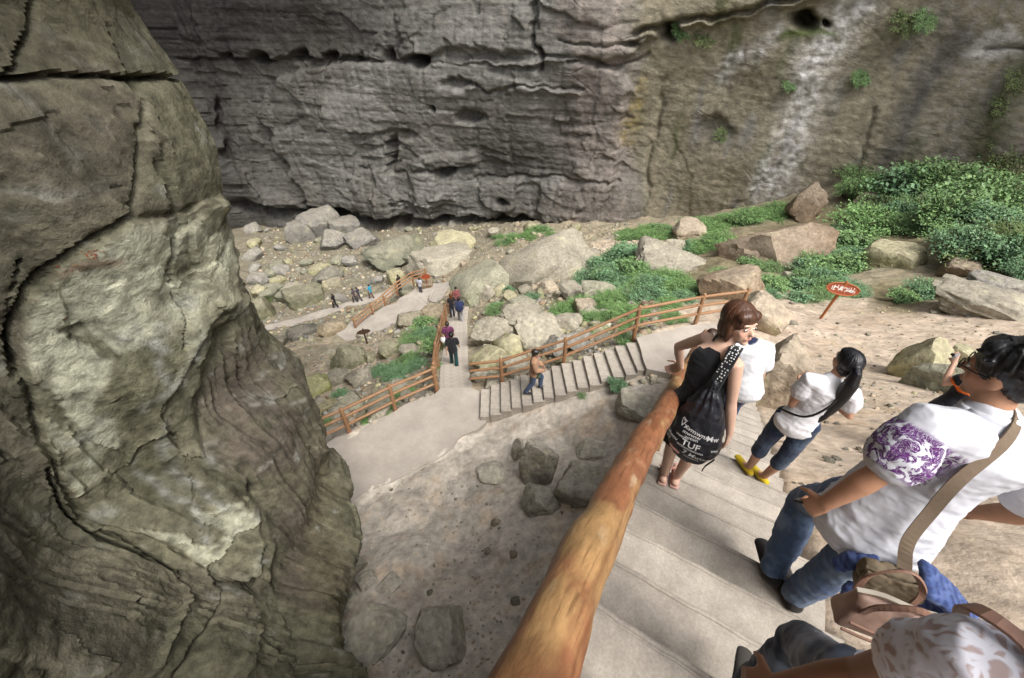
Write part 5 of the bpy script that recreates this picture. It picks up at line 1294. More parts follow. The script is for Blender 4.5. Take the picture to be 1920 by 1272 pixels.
# her backpack: a black sack with white print
def backpack():
    back = -V3(math.sin(AZA), math.cos(AZA), 0)
    q = {a: np.array(b) for a, b in JA.items()}
    top = lerp(q['chest'], q['shR'], .5) + back * .145 + V3(0, 0, -.04); bot = q['pel'] + back * .235 + V3(.085, -.02, -.17)
    ax = bot - top; L = np.linalg.norm(ax); rt = nrm(np.cross(ax, back)); bk = nrm(np.cross(rt, ax))
    ts = [0, .06, .16, .32, .5, .68, .82, .92, 1.0]; ra = [.022, .03, .062, .10, .130, .150, .156, .148, .12]; rb = [.022, .026, .045, .07, .09, .102, .106, .10, .08]
    root = tag(empty('backpack', tuple(bot)), 'black drawstring backpack with white lettering on the short-haired woman', 'backpack')
    v, f = tube_data([top + ax * t for t in ts], list(zip(ra, rb)), 28, True, bk)
    me, co, no = fuse([(v - bot, f)], .008, 3)
    aa = np.arctan2((co) @ rt, co @ bk); tt = (co + bot - top) @ ax / L ** 2
    w = np.sin(aa * 9 + fbm(co * 6, 2, 5) * 4) * .010 * sstep(.55, .05, tt) + fbm(co * 11, 3, 6, ridged=True) * .009
    co = co + no * w[:, None]
    obj('sack', finish(me, co, np.tile(V3(.012, .013, .018), (len(co), 1)), 'sack'), mat('black_nylon', attr=True, rough=.42, spec=.45, var=.2, vscale=40, bump=.3, bscale=60, bdist=.003), root)
    def surf(phi, t, e=.012):
        return top + ax * t + rt * math.sin(phi) * (np.interp(t, ts, ra) + e) + bk * math.cos(phi) * (np.interp(t, ts, rb) + e) - bot
    Mw = mat('white_print', (.62, .62, .62), rough=.7, spec=.2)
    def text(body, phi, t, size, slant=0.0):
        cu = bpy.data.curves.new('print', 'FONT'); cu.body = body; cu.size = 1.0; cu.align_x = 'CENTER'; cu.resolution_u = 3; cu.offset = .012
        to = bpy.data.objects.new('tmp', cu); COL.objects.link(to)
        dg = bpy.context.evaluated_depsgraph_get(); me = bpy.data.meshes.new_from_object(to.evaluated_get(dg)); bpy.data.objects.remove(to)
        bm = bmesh.new(); bm.from_mesh(me); bmesh.ops.triangulate(bm, faces=bm.faces[:])
        R = np.interp(t, ts, ra); sgn = -1 if np.dot(np.cross(rt, -ax), bk) < 0 else 1
        for vtx in bm.verts:
            x, y = vtx.co.x * size, vtx.co.y * size
            vtx.co = Vector(surf(phi + sgn * (x + slant * y) / R, t - (y - slant * x) / L))
        bm.to_mesh(me); bm.free(); obj('print', me, Mw, root)
    text('TUF', -.05, .80, .058); text('wmvmwnvm', -.05, .845, .030, .05); text('Mwnv', .75, .80, .038, .1); text('wv', .95, .86, .05); text('7 Mwvw', -.35, .94, .042, .15); text('wvnww', -.25, .99, .028, .1)
    text('vmwnx', -.15, .60, .040, .15); text('mwvnw', .05, .645, .032); text('wmvn', .0, .69, .030, -.1); text('Mw', -.75, .63, .05); text('vwnm', .35, .72, .030); text('Vx', .45, .58, .05); text('vmn', -.95, .78, .03); text('sw', .55, .50, .03, .3)
    # wide strap over the right shoulder
    sh = q['shR']; n0 = lerp(q['neck'], sh, .62)
    P = [top + V3(0, 0, -.02), lerp(top, n0, .5) + back * .03 + V3(0, 0, .02), n0 + back * .055 + V3(0, 0, .045), n0 + V3(0, 0, .065), n0 - back * .06 + V3(0, 0, .02), q['chest'] - back * .13 + (sh - q['neck']) * .5]
    v, f = tube_data([p - bot for p in catmull(P, 6)], [(.034, .006)] * (5 * 6 + 1), 10, True, (0, 0, 1))
    so_ = obj('strap', mesh_of('strap', v, f, True, np.tile(V3(.014, .014, .016), (len(v), 1))), M_cloth, root)
    C = catmull(P, 6)
    rg = random.Random(3)
    vv, ff_ = [], []
    for i in range(2, 20):
        a, b_ = C[i] - bot, C[i + 1] - bot; t_ = nrm(b_ - a); s_ = nrm(np.cross(t_, (0, 0, 1))); u_ = np.cross(s_, t_)
        for z in (-.018, .0, .018):
            if rg.random() < .3: continue
            o = len(vv); c = a + s_ * (z + rg.uniform(-.004, .004)) + u_ * .0095; w_, l_ = rg.uniform(.002, .005), rg.uniform(.004, .010)
            vv += [c - s_ * w_, c + s_ * w_, c + s_ * w_ + t_ * l_ + u_ * .001, c - s_ * w_ + t_ * l_ + u_ * .001]; ff_.append((o, o + 1, o + 2, o + 3))
    obj('strap_print', mesh_of('strap_print', vv, ff_, False), Mw, root)
    v, f = tube_data([surf(-1.25, .93), surf(-1.3, 1.0) + V3(-.01, 0, -.05), surf(-1.3, 1.0) + V3(-.015, 0, -.10)], [(.012, .003)] * 3, 6)
    obj('loose_strap', mesh_of('loose_strap', v, f, True, np.tile(V3(.012, .012, .014), (len(v), 1))), M_cloth, root)
    v, f = tube_data([surf(.35, 1.0, .004), surf(.6, .975, .006), surf(.85, .95, .004)], [(.012, .004)] * 3, 6)
    obj('patch', mesh_of('patch', v, f, True, np.tile(V3(.5, .27, .22), (len(v), 1))), M_cloth, root)
backpack()

# --- the man in the white shirt
JM = dict(head=(1.672,1.028,-1.026), neck=(1.660,0.960,-1.167), shL=(1.447,0.931,-1.202), shR=(1.826,0.870,-1.275), elL=(1.327,0.862,-1.365), elR=(1.960,0.800,-1.540), wrL=(1.256,0.876,-1.598), wrR=(2.000,0.920,-1.760), chest=(1.622,0.943,-1.350), pel=(1.570,0.900,-1.672), hipL=(1.495,0.950,-1.725), hipR=(1.645,0.860,-1.725), knL=(1.562,1.178,-2.139), knR=(1.549,0.857,-2.125), anL=(1.484,1.010,-2.545), anR=(1.544,0.878,-2.555))
AZM = math.radians(30)
def sleeve_zone(co):
    sh, el = np.array(JM['shL']), np.array(JM['elL']); d = nrm(el - sh); t = (co - sh) @ d
    rad = np.linalg.norm(co - sh - np.outer(t, d), axis=1)
    return sstep(.005, .03, t) * sstep(.20, .185, t) * (rad < .17) * sstep(-.02, -.06, (co - np.array(JM['chest'])) @ nrm(np.array(JM['shR']) - np.array(JM['shL'])) + .05)
def set_alpha(me, base, fn):
    n = len(me.vertices); co = np.empty(n * 3, np.float32); me.vertices.foreach_get('co', co); ca = me.color_attributes['albedo']
    c = np.empty(n * 4, np.float32); ca.data.foreach_get('color', c); c = c.reshape(-1, 4); c[:, 3] = fn(co.reshape(-1, 3).astype(float) + base); ca.data.foreach_set('color', c.ravel())
def floral_print(me):
    """purple flowers and stems printed on the sleeve"""
    m = mat('printed_cloth', attr=True, rough=.9, spec=.12, var=.07, vscale=60, bump=.25, bscale=350, bdist=.001)
    N, L = m.node_tree.nodes, m.node_tree.links; bs = N['Principled BSDF']; src = bs.inputs['Base Color'].links[0].from_socket
    tc = N.new('ShaderNodeTexCoord'); n1 = N.new('ShaderNodeTexNoise'); n1.inputs['Scale'].default_value = 21; n1.inputs['Detail'].default_value = 3; n1.inputs['Distortion'].default_value = 1.6; L.new(tc.outputs['Object'], n1.inputs['Vector'])
    r1 = N.new('ShaderNodeMapRange'); r1.inputs['From Min'].default_value = .44; r1.inputs['From Max'].default_value = .465; L.new(n1.outputs['Fac'], r1.inputs['Value'])
    vo = N.new('ShaderNodeTexVoronoi'); vo.feature = 'DISTANCE_TO_EDGE'; vo.inputs['Scale'].default_value = 46
    mv = N.new('ShaderNodeMix'); mv.data_type = 'VECTOR'; mv.inputs[0].default_value = .12; L.new(tc.outputs['Object'], mv.inputs[4]); L.new(n1.outputs['Color'], mv.inputs[5]); L.new(mv.outputs[1], vo.inputs['Vector'])
    r2 = N.new('ShaderNodeMapRange'); r2.inputs['From Min'].default_value = .02; r2.inputs['From Max'].default_value = .06; r2.inputs['To Min'].default_value = .35; L.new(vo.outputs['Distance'], r2.inputs['Value'])
    va = N.new('ShaderNodeVertexColor'); va.layer_name = 'albedo'
    m1 = N.new('ShaderNodeMath'); m1.operation = 'MULTIPLY'; L.new(r1.outputs[0], m1.inputs[0]); L.new(r2.outputs[0], m1.inputs[1])
    m2 = N.new('ShaderNodeMath'); m2.operation = 'MULTIPLY'; L.new(m1.outputs[0], m2.inputs[0]); L.new(va.outputs['Alpha'], m2.inputs[1])
    mx = N.new('ShaderNodeMix'); mx.data_type = 'RGBA'; L.new(m2.outputs[0], mx.inputs[0]); L.new(src, mx.inputs[6]); mx.inputs[7].default_value = (.095, .025, .13, 1); L.new(mx.outputs[2], bs.inputs['Base Color'])
    me.materials.clear(); me.materials.append(m)
jeans = lambda a, b: (lambda co, col: lay(np.tile(np.array(a), (len(co), 1)), np.array(b), sstep(-.12, .3, fbm(co * 5, 4, 31) + .25 * fbm(co * 30, 2, 33))))
rM, bM = person('man in a white shirt with purple printed sleeve and blue jeans', JM, AZM, math.radians(-28), math.radians(-10), 0, 1.74, 1.06, (.44, .235, .145), 'messy', (.008, .008, .009),
    shirt=dict(col=(.55, .56, .61), sleeve=.62, hem=.15, loose=.030, flare=.022, grow=.018, wr=.009), trousers=dict(col=(.1, .15, .25), grow=.014, wr=.010, colfn=jeans((.075, .115, .20), (.17, .235, .34))), shoes=(.03, .026, .024),
    voxel=.0075, foot_az=math.radians(10), hands={'L': dict(d=(-.25, .25, -.9), pn=(.75, .35, 0), side=(-.2, .9, -.1), curl=.75, s=1.02)})
_sm = next(o for o in rM.children if o.name.startswith('shirt')).data
set_alpha(_sm, bM, sleeve_zone); floral_print(_sm)
# glasses and collar are parts of him
hcM = np.array(JM['head']) - bM; RM = head_frame(math.radians(-28), math.radians(-10)); hpM = lambda x, y, z: hcM + RM @ (V3(x, y, z) * 1.024)
vv, ff_, oo = [], [], 0
for x in (-.034, .034):
    ring = [hpM(x + .024 * math.cos(a), .099, .002 + .017 * math.sin(a)) for a in np.linspace(0, 2 * math.pi, 15)]
    v, f = tube_data(ring, [.0022] * 15, 6, False); vv += list(v); ff_ += [tuple(i + oo for i in q) for q in f]; oo += len(v)
    v, f = tube_data([hpM(x * 1.7, .097, .006), hpM(x * 2.35, .05, .008), hpM(x * 2.4, -.01, .006)], [.0025] * 3, 6); vv += list(v); ff_ += [tuple(i + oo for i in q) for q in f]; oo += len(v)
gl = obj('glasses', mesh_of('glasses', vv, ff_, True, np.tile(V3(.01, .01, .01), (len(vv), 1))), M_hard, rM)
ne = np.array(JM['neck']) - bM
a_ = np.linspace(0, 2 * math.pi, 17); upn = nrm(hcM - ne + V3(0, 0, .05))
ex, ey = nrm(np.cross(upn, (0, 1, 0))), None; ey = np.cross(upn, ex)
v, f = tube_data([ne + upn * .008 + ex * .078 * math.cos(t) + ey * .074 * math.sin(t) for t in a_], [(.010, .022)] * 17, 8, False, upn)
obj('collar', mesh_of('collar', v, f, True, np.tile(V3(.55, .56, .61), (len(v), 1))), M_cloth, rM)
# phone in his hand
wl_ = np.array(JM['wrL']); ph = obj('phone', box_mesh('phone', .055, .012, .115, .004), mat('black_plastic', (.012, .012, .013), rough=.3, spec=.5), None, tuple(wl_ + V3(-.005, .04, -.075)), (.9, .5, .5))
tag(ph, 'black phone held in the hand of the man in white', 'phone')
def ribbon(P, w, th, up_fn, n=6):
    C = catmull(P, n); vv = []; T = np.gradient(C, axis=0)
    for i, c in enumerate(C):
        t = nrm(T[i]); u = nrm(up_fn(c) - t * np.dot(up_fn(c), t)); s = np.cross(t, u)
        vv += [c + s * w - u * th, c + s * w + u * th, c - s * w + u * th, c - s * w - u * th]
    ff_ = []
    for i in range(len(C) - 1):
        for a in range(4): ff_.append((i * 4 + a, i * 4 + (a + 1) % 4, i * 4 + 4 + (a + 1) % 4, i * 4 + 4 + a))
    ff_ += [(3, 2, 1, 0), tuple(len(vv) - 4 + a for a in range(4))]
    return vv, ff_
def messenger():
    q = {a: np.array(b) for a, b in JM.items()}; f = V3(math.sin(AZM), math.cos(AZM), 0); rt = nrm(np.cross(f, (0, 0, 1))); bk = -f
    pos = q['pel'] + bk * .26 + rt * .02 + V3(0, 0, -.115)
    root = tag(empty('shoulder_bag', tuple(pos)), 'small khaki shoulder bag hanging behind the man in white', 'bag')
    ang_ = math.atan2(rt[1], rt[0])
    def bag(sx, sy, sz, bev, seed):
        m0 = box_mesh('bag', sx, sy, sz, bev); v = np.array([q_.co[:] for q_ in m0.vertices]); f0 = [tuple(p_.vertices) for p_ in m0.polygons]
        v[:, 0] *= 1 - .22 * np.clip(v[:, 2] / sz, 0, 1); v[:, 1] *= 1 - .6 * np.clip(v[:, 2] / sz, 0, 1)
        me, co, no = fuse([(v, f0)], .006, 6)
        co = co + no * (fbm(co * 11 + seed, 3, 3) * .016 + np.clip(fbm(co * 16 + seed, 3, 5, ridged=True) - .3, 0, 1) * -.010)[:, None]
        return finish(me, co, np.tile(V3(.12, .095, .064), (len(co), 1)), 'bag')
    Mk = mat('khaki_canvas', (.135, .105, .07), rough=.8, spec=.2, var=.2, vscale=25, bump=.3, bscale=200, bdist=.001)
    obj('bag_body', bag(.19, .075, .18, .03, 1), Mk, root, rot=(.12, -.25, ang_))
    obj('flap', bag(.196, .03, .12, .014, 4), Mk, root, Vector(bk * .045 + V3(0, 0, .035)), (.12, -.25, ang_))
    C_ = q['chest']; up = lambda c: nrm((c - C_) * V3(1, 1, .35))
    P = [pos + V3(0, 0, .10) + rt * .01, q['pel'] + bk * .195 + rt * .01 + V3(0, 0, .06), lerp(q['pel'], q['chest'], .6) + bk * .18 + rt * .0, q['chest'] + bk * .17 - rt * .01 + V3(0, 0, .04), lerp(q['neck'], q['shR'], .12) + bk * .11 + V3(0, 0, .02), lerp(q['neck'], q['shR'], .25) + V3(0, 0, .075), lerp(q['neck'], q['shR'], .25) - bk * .13 + V3(0, 0, -.02), q['chest'] - bk * .21]
    vv, f_ = ribbon(P, .021, .0025, up)
    obj('strap', mesh_of('strap', np.array(vv) - pos, f_, False), mat('khaki_strap', (.165, .125, .09), rough=.85, spec=.15, var=.12, vscale=60), root)
    # blue plaid shirt tied over the bag
    def plaid(co, col):
        a = np.sin(co @ rt * 240) * .5 + .5; b_ = np.sin((co[:, 2] + co @ f * .3) * 240) * .5 + .5
        return lay(lay(np.tile(V3(.05, .08, .20), (len(co), 1)), V3(.02, .03, .10), sstep(.55, .8, a) * .7), V3(.10, .14, .30), sstep(.75, .95, b_) * .6)
    pcs = []
    rg = np.random.RandomState(8)
    o = pos
    for k_ in range(7):
        y0 = (k_ - 3) * .018
        pcs.append(tube_data([o + rt * .08 + bk * y0 + V3(0, 0, .10), o + rt * (.19 + .012 * k_) + bk * (y0 + .01) + V3(0, 0, .03), o + rt * (.21 - .006 * k_) + bk * (y0 + .02) + V3(0, 0, -.10), o + rt * (.12 - .012 * k_) + bk * y0 + V3(0, 0, -.19 - .006 * k_), o + rt * (-.02 - .008 * k_) + bk * y0 + V3(0, 0, -.22)], [.020, .026, .028, .026, .016], 8))
    pcs.append(tube_data([o - rt * .03 + f * .05 + V3(0, 0, .0), o - rt * .10 + f * .04 + V3(0, 0, -.04), o - rt * .13 + f * .03 + V3(0, 0, -.10)], [(.05, .014), (.045, .012), (.03, .010)], 10))
    me, co, no = fuse([(v - pos, ff) for v, ff in pcs], .008, 2)
    w = fbm(co * V3(20, 20, 12), 3, 5, ridged=True) * .008; co = co + no * w[:, None]
    js = tag(empty('plaid_shirt', tuple(pos)), 'blue plaid shirt bundled around the khaki bag strap', 'shirt')
    obj('cloth', finish(me, co, plaid(co + pos, None), 'cloth'), M_cloth, js)
messenger()

# --- the ponytailed girl
JG = dict(head=(2.408,2.233,-2.114), neck=(2.349,2.193,-2.236), shL=(2.200,2.213,-2.279), shR=(2.456,2.095,-2.298), elL=(2.192,2.214,-2.547), elR=(2.562,2.100,-2.543), wrL=(2.327,2.404,-2.516), wrR=(2.486,2.321,-2.517), chest=(2.330,2.178,-2.395), pel=(2.276,2.174,-2.681), hipL=(2.214,2.224,-2.718), hipR=(2.347,2.139,-2.721), knL=(2.203,2.256,-3.108), knR=(2.328,2.124,-3.112), anL=(2.224,2.279,-3.494), anR=(2.321,2.181,-3.495))
AZG = math.radians(28)
rG, bG = person('girl with a long black ponytail in a white top and cropped jeans', JG, AZG, math.radians(2), math.radians(6), 0, 1.58, .90, (.50, .28, .19), 'tail', (.006, .006, .008),
    shirt=dict(col=(.62, .62, .65), sleeve=.42, hem=.06, loose=.018, flare=.015, grow=.02, wr=.007), trousers=dict(col=(.05, .07, .12), to=1.32, grow=.012, wr=.006, colfn=jeans((.018, .030, .060), (.055, .080, .13))),
    shoes=(.50, .36, .02), voxel=.0075, female=True, foot_az=math.radians(-12))
qG = {a: np.array(b) - bG for a, b in JG.items()}; fG = V3(math.sin(AZG), math.cos(AZG), 0); rtG = nrm(np.cross(fG, (0, 0, 1)))
P = [qG['pel'] - rtG * .16 + V3(0, 0, .05), lerp(qG['pel'], qG['chest'], .5) - fG * .125 - rtG * .04, qG['chest'] - fG * .135 + rtG * .03, lerp(qG['neck'], qG['shR'], .55) - fG * .06 + V3(0, 0, .03), lerp(qG['neck'], qG['shR'], .55) + fG * .05 + V3(0, 0, .03)]
vv, f_ = ribbon(P, .008, .004, lambda c: nrm((c - qG['chest']) * V3(1, 1, .3)))
tag(obj('purse_strap', mesh_of('purse_strap', vv, f_, True), mat('black_strap', (.012, .012, .013), rough=.6), None, tuple(bG)), 'thin black purse strap across the back of the ponytailed girl', 'strap')

# --- the woman in the lace top, close on the right
JL = dict(head=(0.820,0.105,-0.610), neck=(0.830,0.095,-0.750), shL=(0.680,0.185,-0.775), shR=(0.960,0.025,-0.785), elL=(0.675,0.210,-1.025), elR=(1.010,-0.005,-1.050), wrL=(0.600,0.233,-1.235), wrR=(1.020,0.055,-1.270), chest=(0.820,0.120,-0.900), pel=(0.825,0.175,-1.180), hipL=(0.750,0.219,-1.220), hipR=(0.895,0.131,-1.220), knL=(0.890,0.400,-1.560), knR=(0.880,0.180,-1.580), anL=(0.850,0.360,-1.993), anR=(0.880,0.150,-1.993))
def lace(co, col):
    sh = np.array(JL['shL']); w, g, i = cells((co @ np.array([[1, .3], [-.2, 1], [.6, .5]])) * 34, 6)
    holes = sstep(.06, .20, g) * sstep(-.25, -.05, fbm(co * 10, 2, 4)) * sstep(.30, .20, np.linalg.norm(co - sh, axis=1))
    c = col * V3(1.12, 1.12, 1.16)
    rib = np.sin(co[:, 2] * 95 + fbm(co * 8, 2, 3) * 2.0)
    return c * (1 - .10 * sstep(.2, .9, rib))[:, None]
rL, bL = person('woman in a white lace top and dark jeans close to the camera', JL, math.radians(31), math.radians(20), 0, 0, 1.58, .84, (.20, .095, .055), 'long', (.012, .009, .008),
    shirt=dict(col=(.52, .52, .56), sleeve=.40, hem=.04, loose=.014, flare=.006, grow=.016, wr=.010, colfn=lace), trousers=dict(col=(.05, .06, .1), grow=.01, wr=.010, colfn=jeans((.012, .018, .035), (.13, .15, .19))), shoes=(.05, .045, .04), voxel=.0085, female=True)
def lace_top():
    """the lace sleeve: an open net through which the skin shows"""
    m = mat('lace_cloth', attr=True, rough=.9, spec=.1, var=.06, vscale=60, bump=.3, bscale=300, bdist=.001)
    N, L = m.node_tree.nodes, m.node_tree.links; bs = N['Principled BSDF']; src = bs.inputs['Base Color'].links[0].from_socket
    tc = N.new('ShaderNodeTexCoord'); ns = N.new('ShaderNodeTexNoise'); ns.inputs['Scale'].default_value = 16; L.new(tc.outputs['Object'], ns.inputs['Vector'])
    mv = N.new('ShaderNodeMix'); mv.data_type = 'VECTOR'; mv.inputs[0].default_value = .10; L.new(tc.outputs['Object'], mv.inputs[4]); L.new(ns.outputs['Color'], mv.inputs[5])
    vo = N.new('ShaderNodeTexVoronoi'); vo.feature = 'DISTANCE_TO_EDGE'; vo.inputs['Scale'].default_value = 38; L.new(mv.outputs[1], vo.inputs['Vector'])
    r = N.new('ShaderNodeMapRange'); r.inputs['From Min'].default_value = .12; r.inputs['From Max'].default_value = .26; r.inputs['To Max'].default_value = .75; L.new(vo.outputs['Distance'], r.inputs['Value'])
    va = N.new('ShaderNodeVertexColor'); va.layer_name = 'albedo'; mu = N.new('ShaderNodeMath'); mu.operation = 'MULTIPLY'; L.new(r.outputs[0], mu.inputs[0]); L.new(va.outputs['Alpha'], mu.inputs[1])
    mx = N.new('ShaderNodeMix'); mx.data_type = 'RGBA'; L.new(mu.outputs[0], mx.inputs[0]); L.new(src, mx.inputs[6]); mx.inputs[7].default_value = (.30, .20, .17, 1); L.new(mx.outputs[2], bs.inputs['Base Color'])
    me = next(o for o in rL.children if o.name.startswith('shirt')).data
    n = len(me.vertices); co = np.empty(n * 3, np.float32); me.vertices.foreach_get('co', co); co = co.reshape(-1, 3) + bL
    c = np.empty(n * 4, np.float32); ca = me.color_attributes['albedo']; ca.data.foreach_get('color', c); c = c.reshape(-1, 4)
    c[:, 3] = sstep(.26, .18, np.linalg.norm(co - np.array(JL['shL']), axis=1)); ca.data.foreach_set('color', c.ravel())
    me.materials.clear(); me.materials.append(m)
lace_top()
def handbag():
    c = atr(1650, 1150, 1.02); o = c - V3(0, 0, .09)
    root = tag(empty('handbag', tuple(o)), 'soft dusty pink leather handbag beside the woman in lace', 'handbag')
    f = V3(math.sin(.35), math.cos(.35), 0); rt = nrm(np.cross(f, (0, 0, 1)))
    Rb = np.column_stack([rt, f, V3(0, 0, 1)])
    m0 = box_mesh('bag', .175, .08, .135, .02); v = np.array([q.co[:] for q in m0.vertices]); f0 = [tuple(p.vertices) for p in m0.polygons]
    t = np.clip(v[:, 2] / .15 + .5, 0, 1); v[:, 1] *= 1 - .7 * t ** 2; v[:, 0] *= 1 - .12 * t
    me, co, no = fuse([(v, f0)], .005, 4)
    w = fbm(co * V3(12, 12, 5), 3, 7, ridged=True) * .006 * sstep(-.05, .06, co[:, 2]) + fbm(co * 9, 3, 8) * .008
    co = (co + no * w[:, None]) @ Rb.T + V3(0, 0, .085)
    Mp = mat('pink_leather', attr=True, rough=.5, spec=.4, var=.18, vscale=26, bump=.3, bscale=160, bdist=.002)
    body = obj('bag_body', finish(me, co, np.tile(V3(.31, .20, .155), (len(co), 1)), 'bag_body'), Mp, root)
    L_ = lambda x, y, z: Rb @ V3(x, y, z) + V3(0, 0, .085)
    Md = mat('pink_strap', (.22, .125, .09), rough=.5)
    vv, f_ = ribbon([L_(-.085, 0, .079), L_(-.03, .004, .084), L_(.03, -.004, .084), L_(.085, 0, .079)], .006, .003, lambda q: V3(0, 0, 1)); obj('zip', mesh_of('zip', vv, f_, False), mat('zip_metal', (.45, .40, .32), rough=.35, metal=.8), body)
    for y in (-.03, .03):
        vv, f_ = ribbon([L_(-.06, y, .03), L_(-.055, y * 1.3, .10), L_(0, y * 1.5, .155), L_(.055, y * 1.3, .10), L_(.06, y, .03)], .007, .003, lambda q: nrm(V3(0, 0, .3) + f * y * 10)); obj('handle', mesh_of('handle', vv, f_, False), Md, root)
    for y, z in ((-.048, .0), (-.048, -.045)):
        vv, f_ = ribbon([L_(-.075, y, z), L_(-.02, y - .004, z - .004), L_(.03, y - .004, z - .002), L_(.075, y, z)], .003, .003, lambda q: -f); obj('seam', mesh_of('seam', vv, f_, False), Md, body)
    sh = np.array(JL['shL']) - o
    vv, f_ = ribbon([L_(.075, 0, .07), lerp(L_(.075, 0, .07), sh, .45) + V3(.02, 0, .01), sh + V3(.02, .05, .04), sh + V3(.03, -.02, .075), sh + V3(.05, -.10, .02)], .010, .003, lambda q: V3(-.3, .5, .6))
    obj('strap', mesh_of('strap', vv, f_, False), Md, root)
handbag()

# --- people farther off
JW = dict(head=(2.374,3.435,-2.768), neck=(2.436,3.333,-2.858), shL=(2.271,3.311,-2.922), shR=(2.591,3.247,-2.881), elL=(2.241,3.394,-3.188), elR=(2.605,3.165,-3.150), wrL=(2.317,3.471,-3.410), wrR=(2.674,3.236,-3.376), chest=(2.442,3.263,-3.014), pel=(2.454,3.129,-3.290), hipL=(2.388,3.189,-3.317), hipR=(2.544,3.137,-3.311), knL=(2.390,3.318,-3.707), knR=(2.543,3.244,-3.707), anL=(2.379,3.326,-4.114), anR=(2.529,3.239,-4.115))
def stand(J):
    """lower the feet to the tread under them"""
    for a in ('anL', 'anR'):
        x, y, z = J[a]; s, n = x * SD[0] + y * SD[1], x * SN[0] + y * SN[1]
        J[a] = (x, y, (step_z(s) if -1.05 < n < .25 else gz(x, y)) + .085)
    return J
def navy_collar(co, col): return lay(col, V3(.02, .025, .06), sstep(.10, .085, np.linalg.norm(co - np.array(JW['neck']), axis=1)))
person('person in a white shirt and navy trousers bending forward beyond the short-haired woman', stand(JW), math.radians(31), math.radians(10), math.radians(-35), 0, 1.66, 1.05, (.45, .27, .19), 'short', (.012, .010, .009),
    shirt=dict(col=(.62, .63, .66), sleeve=.6, hem=.05, loose=.03, grow=.02, colfn=navy_collar), trousers=dict(col=(.020, .032, .085)), shoes=(.03, .03, .03), voxel=.012, face=False)
JC = dict(head=(2.165,3.550,-2.979), neck=(2.187,3.480,-3.071), shL=(2.070,3.474,-3.122), shR=(2.288,3.402,-3.098), elL=(2.107,3.333,-3.288), elR=(2.337,3.248,-3.248), wrL=(2.137,3.358,-3.477), wrR=(2.385,3.210,-3.432), chest=(2.184,3.422,-3.197), pel=(2.177,3.333,-3.425), hipL=(2.122,3.359,-3.469), hipR=(2.233,3.299,-3.466), knL=(2.153,3.324,-3.790), knR=(2.262,3.264,-3.788), anL=(2.164,3.306,-4.112), anR=(2.272,3.246,-4.111))
person('small person with brown hair just below the short-haired woman on the stairs', stand(JC), math.radians(31), math.radians(30), math.radians(-15), 0, 1.30, .85, (.45, .27, .19), 'short', (.05, .026, .016),
    shirt=dict(col=(.40, .33, .26), sleeve=.6, hem=.05, loose=.02), trousers=dict(col=(.10, .09, .08)), shoes=(.05, .04, .04), voxel=.012, face=False, female=True)
JP = dict(head=(5.397,3.456,-3.316), neck=(5.345,3.424,-3.448), shL=(5.191,3.397,-3.476), shR=(5.457,3.476,-3.544), elL=(5.10,3.50,-3.66), elR=(5.404,3.480,-3.811), wrL=(5.190,3.640,-3.455), wrR=(5.363,3.514,-4.044), chest=(5.306,3.410,-3.611), pel=(5.244,3.395,-3.902), hipL=(5.172,3.357,-3.944), hipR=(5.308,3.436,-3.952), knL=(5.143,3.362,-4.341), knR=(5.285,3.445,-4.349), anL=(5.138,3.348,-4.734), anR=(5.283,3.432,-4.742))
def orange_trim(co, col):
    q = {a: np.array(b) for a, b in JP.items()}; z = co[:, 2]
    d = seg_d(co[:, 0] + co[:, 1], z, [(q['shR'][0] + q['shR'][1], q['shR'][2]), (q['shL'][0] + q['shL'][1] - .05, q['shL'][2] - .12)])
    return lay(col, V3(.75, .16, .02), sstep(.06, .05, d))
person('person in black with orange trim raising a small camera on the sand', stand(JP), math.radians(-30), math.radians(-40), 0, 0, 1.6, .95, (.50, .31, .23), 'long', (.012, .010, .009),
    shirt=dict(col=(.012, .012, .016), sleeve=.35, hem=.12, loose=.03, flare=.04, colfn=orange_trim), trousers=dict(col=(.015, .015, .018)), shoes=(.03, .03, .03), voxel=.012, face=False, female=True)
cm = obj('camera_body', None); bpy.data.objects.remove(cm)
ct = tag(empty('compact_camera', tuple(np.array(JP['wrL']) + V3(-.02, .02, .09))), 'small silver camera held up by the person in black and orange', 'camera')
obj('camera_body', box_mesh('camera_body', .095, .024, .058, .006), mat('silver_shell', (.45, .46, .48), rough=.35, spec=.5, metal=.6), ct, rot=(0, 0, .5))
v, f = cap(V3(-.006, .012, 0), V3(-.016, .030, 0), .020, .018, 14); obj('lens', mesh_of('lens', v, f), mat('lens_black', (.02, .02, .022), rough=.2), ct)

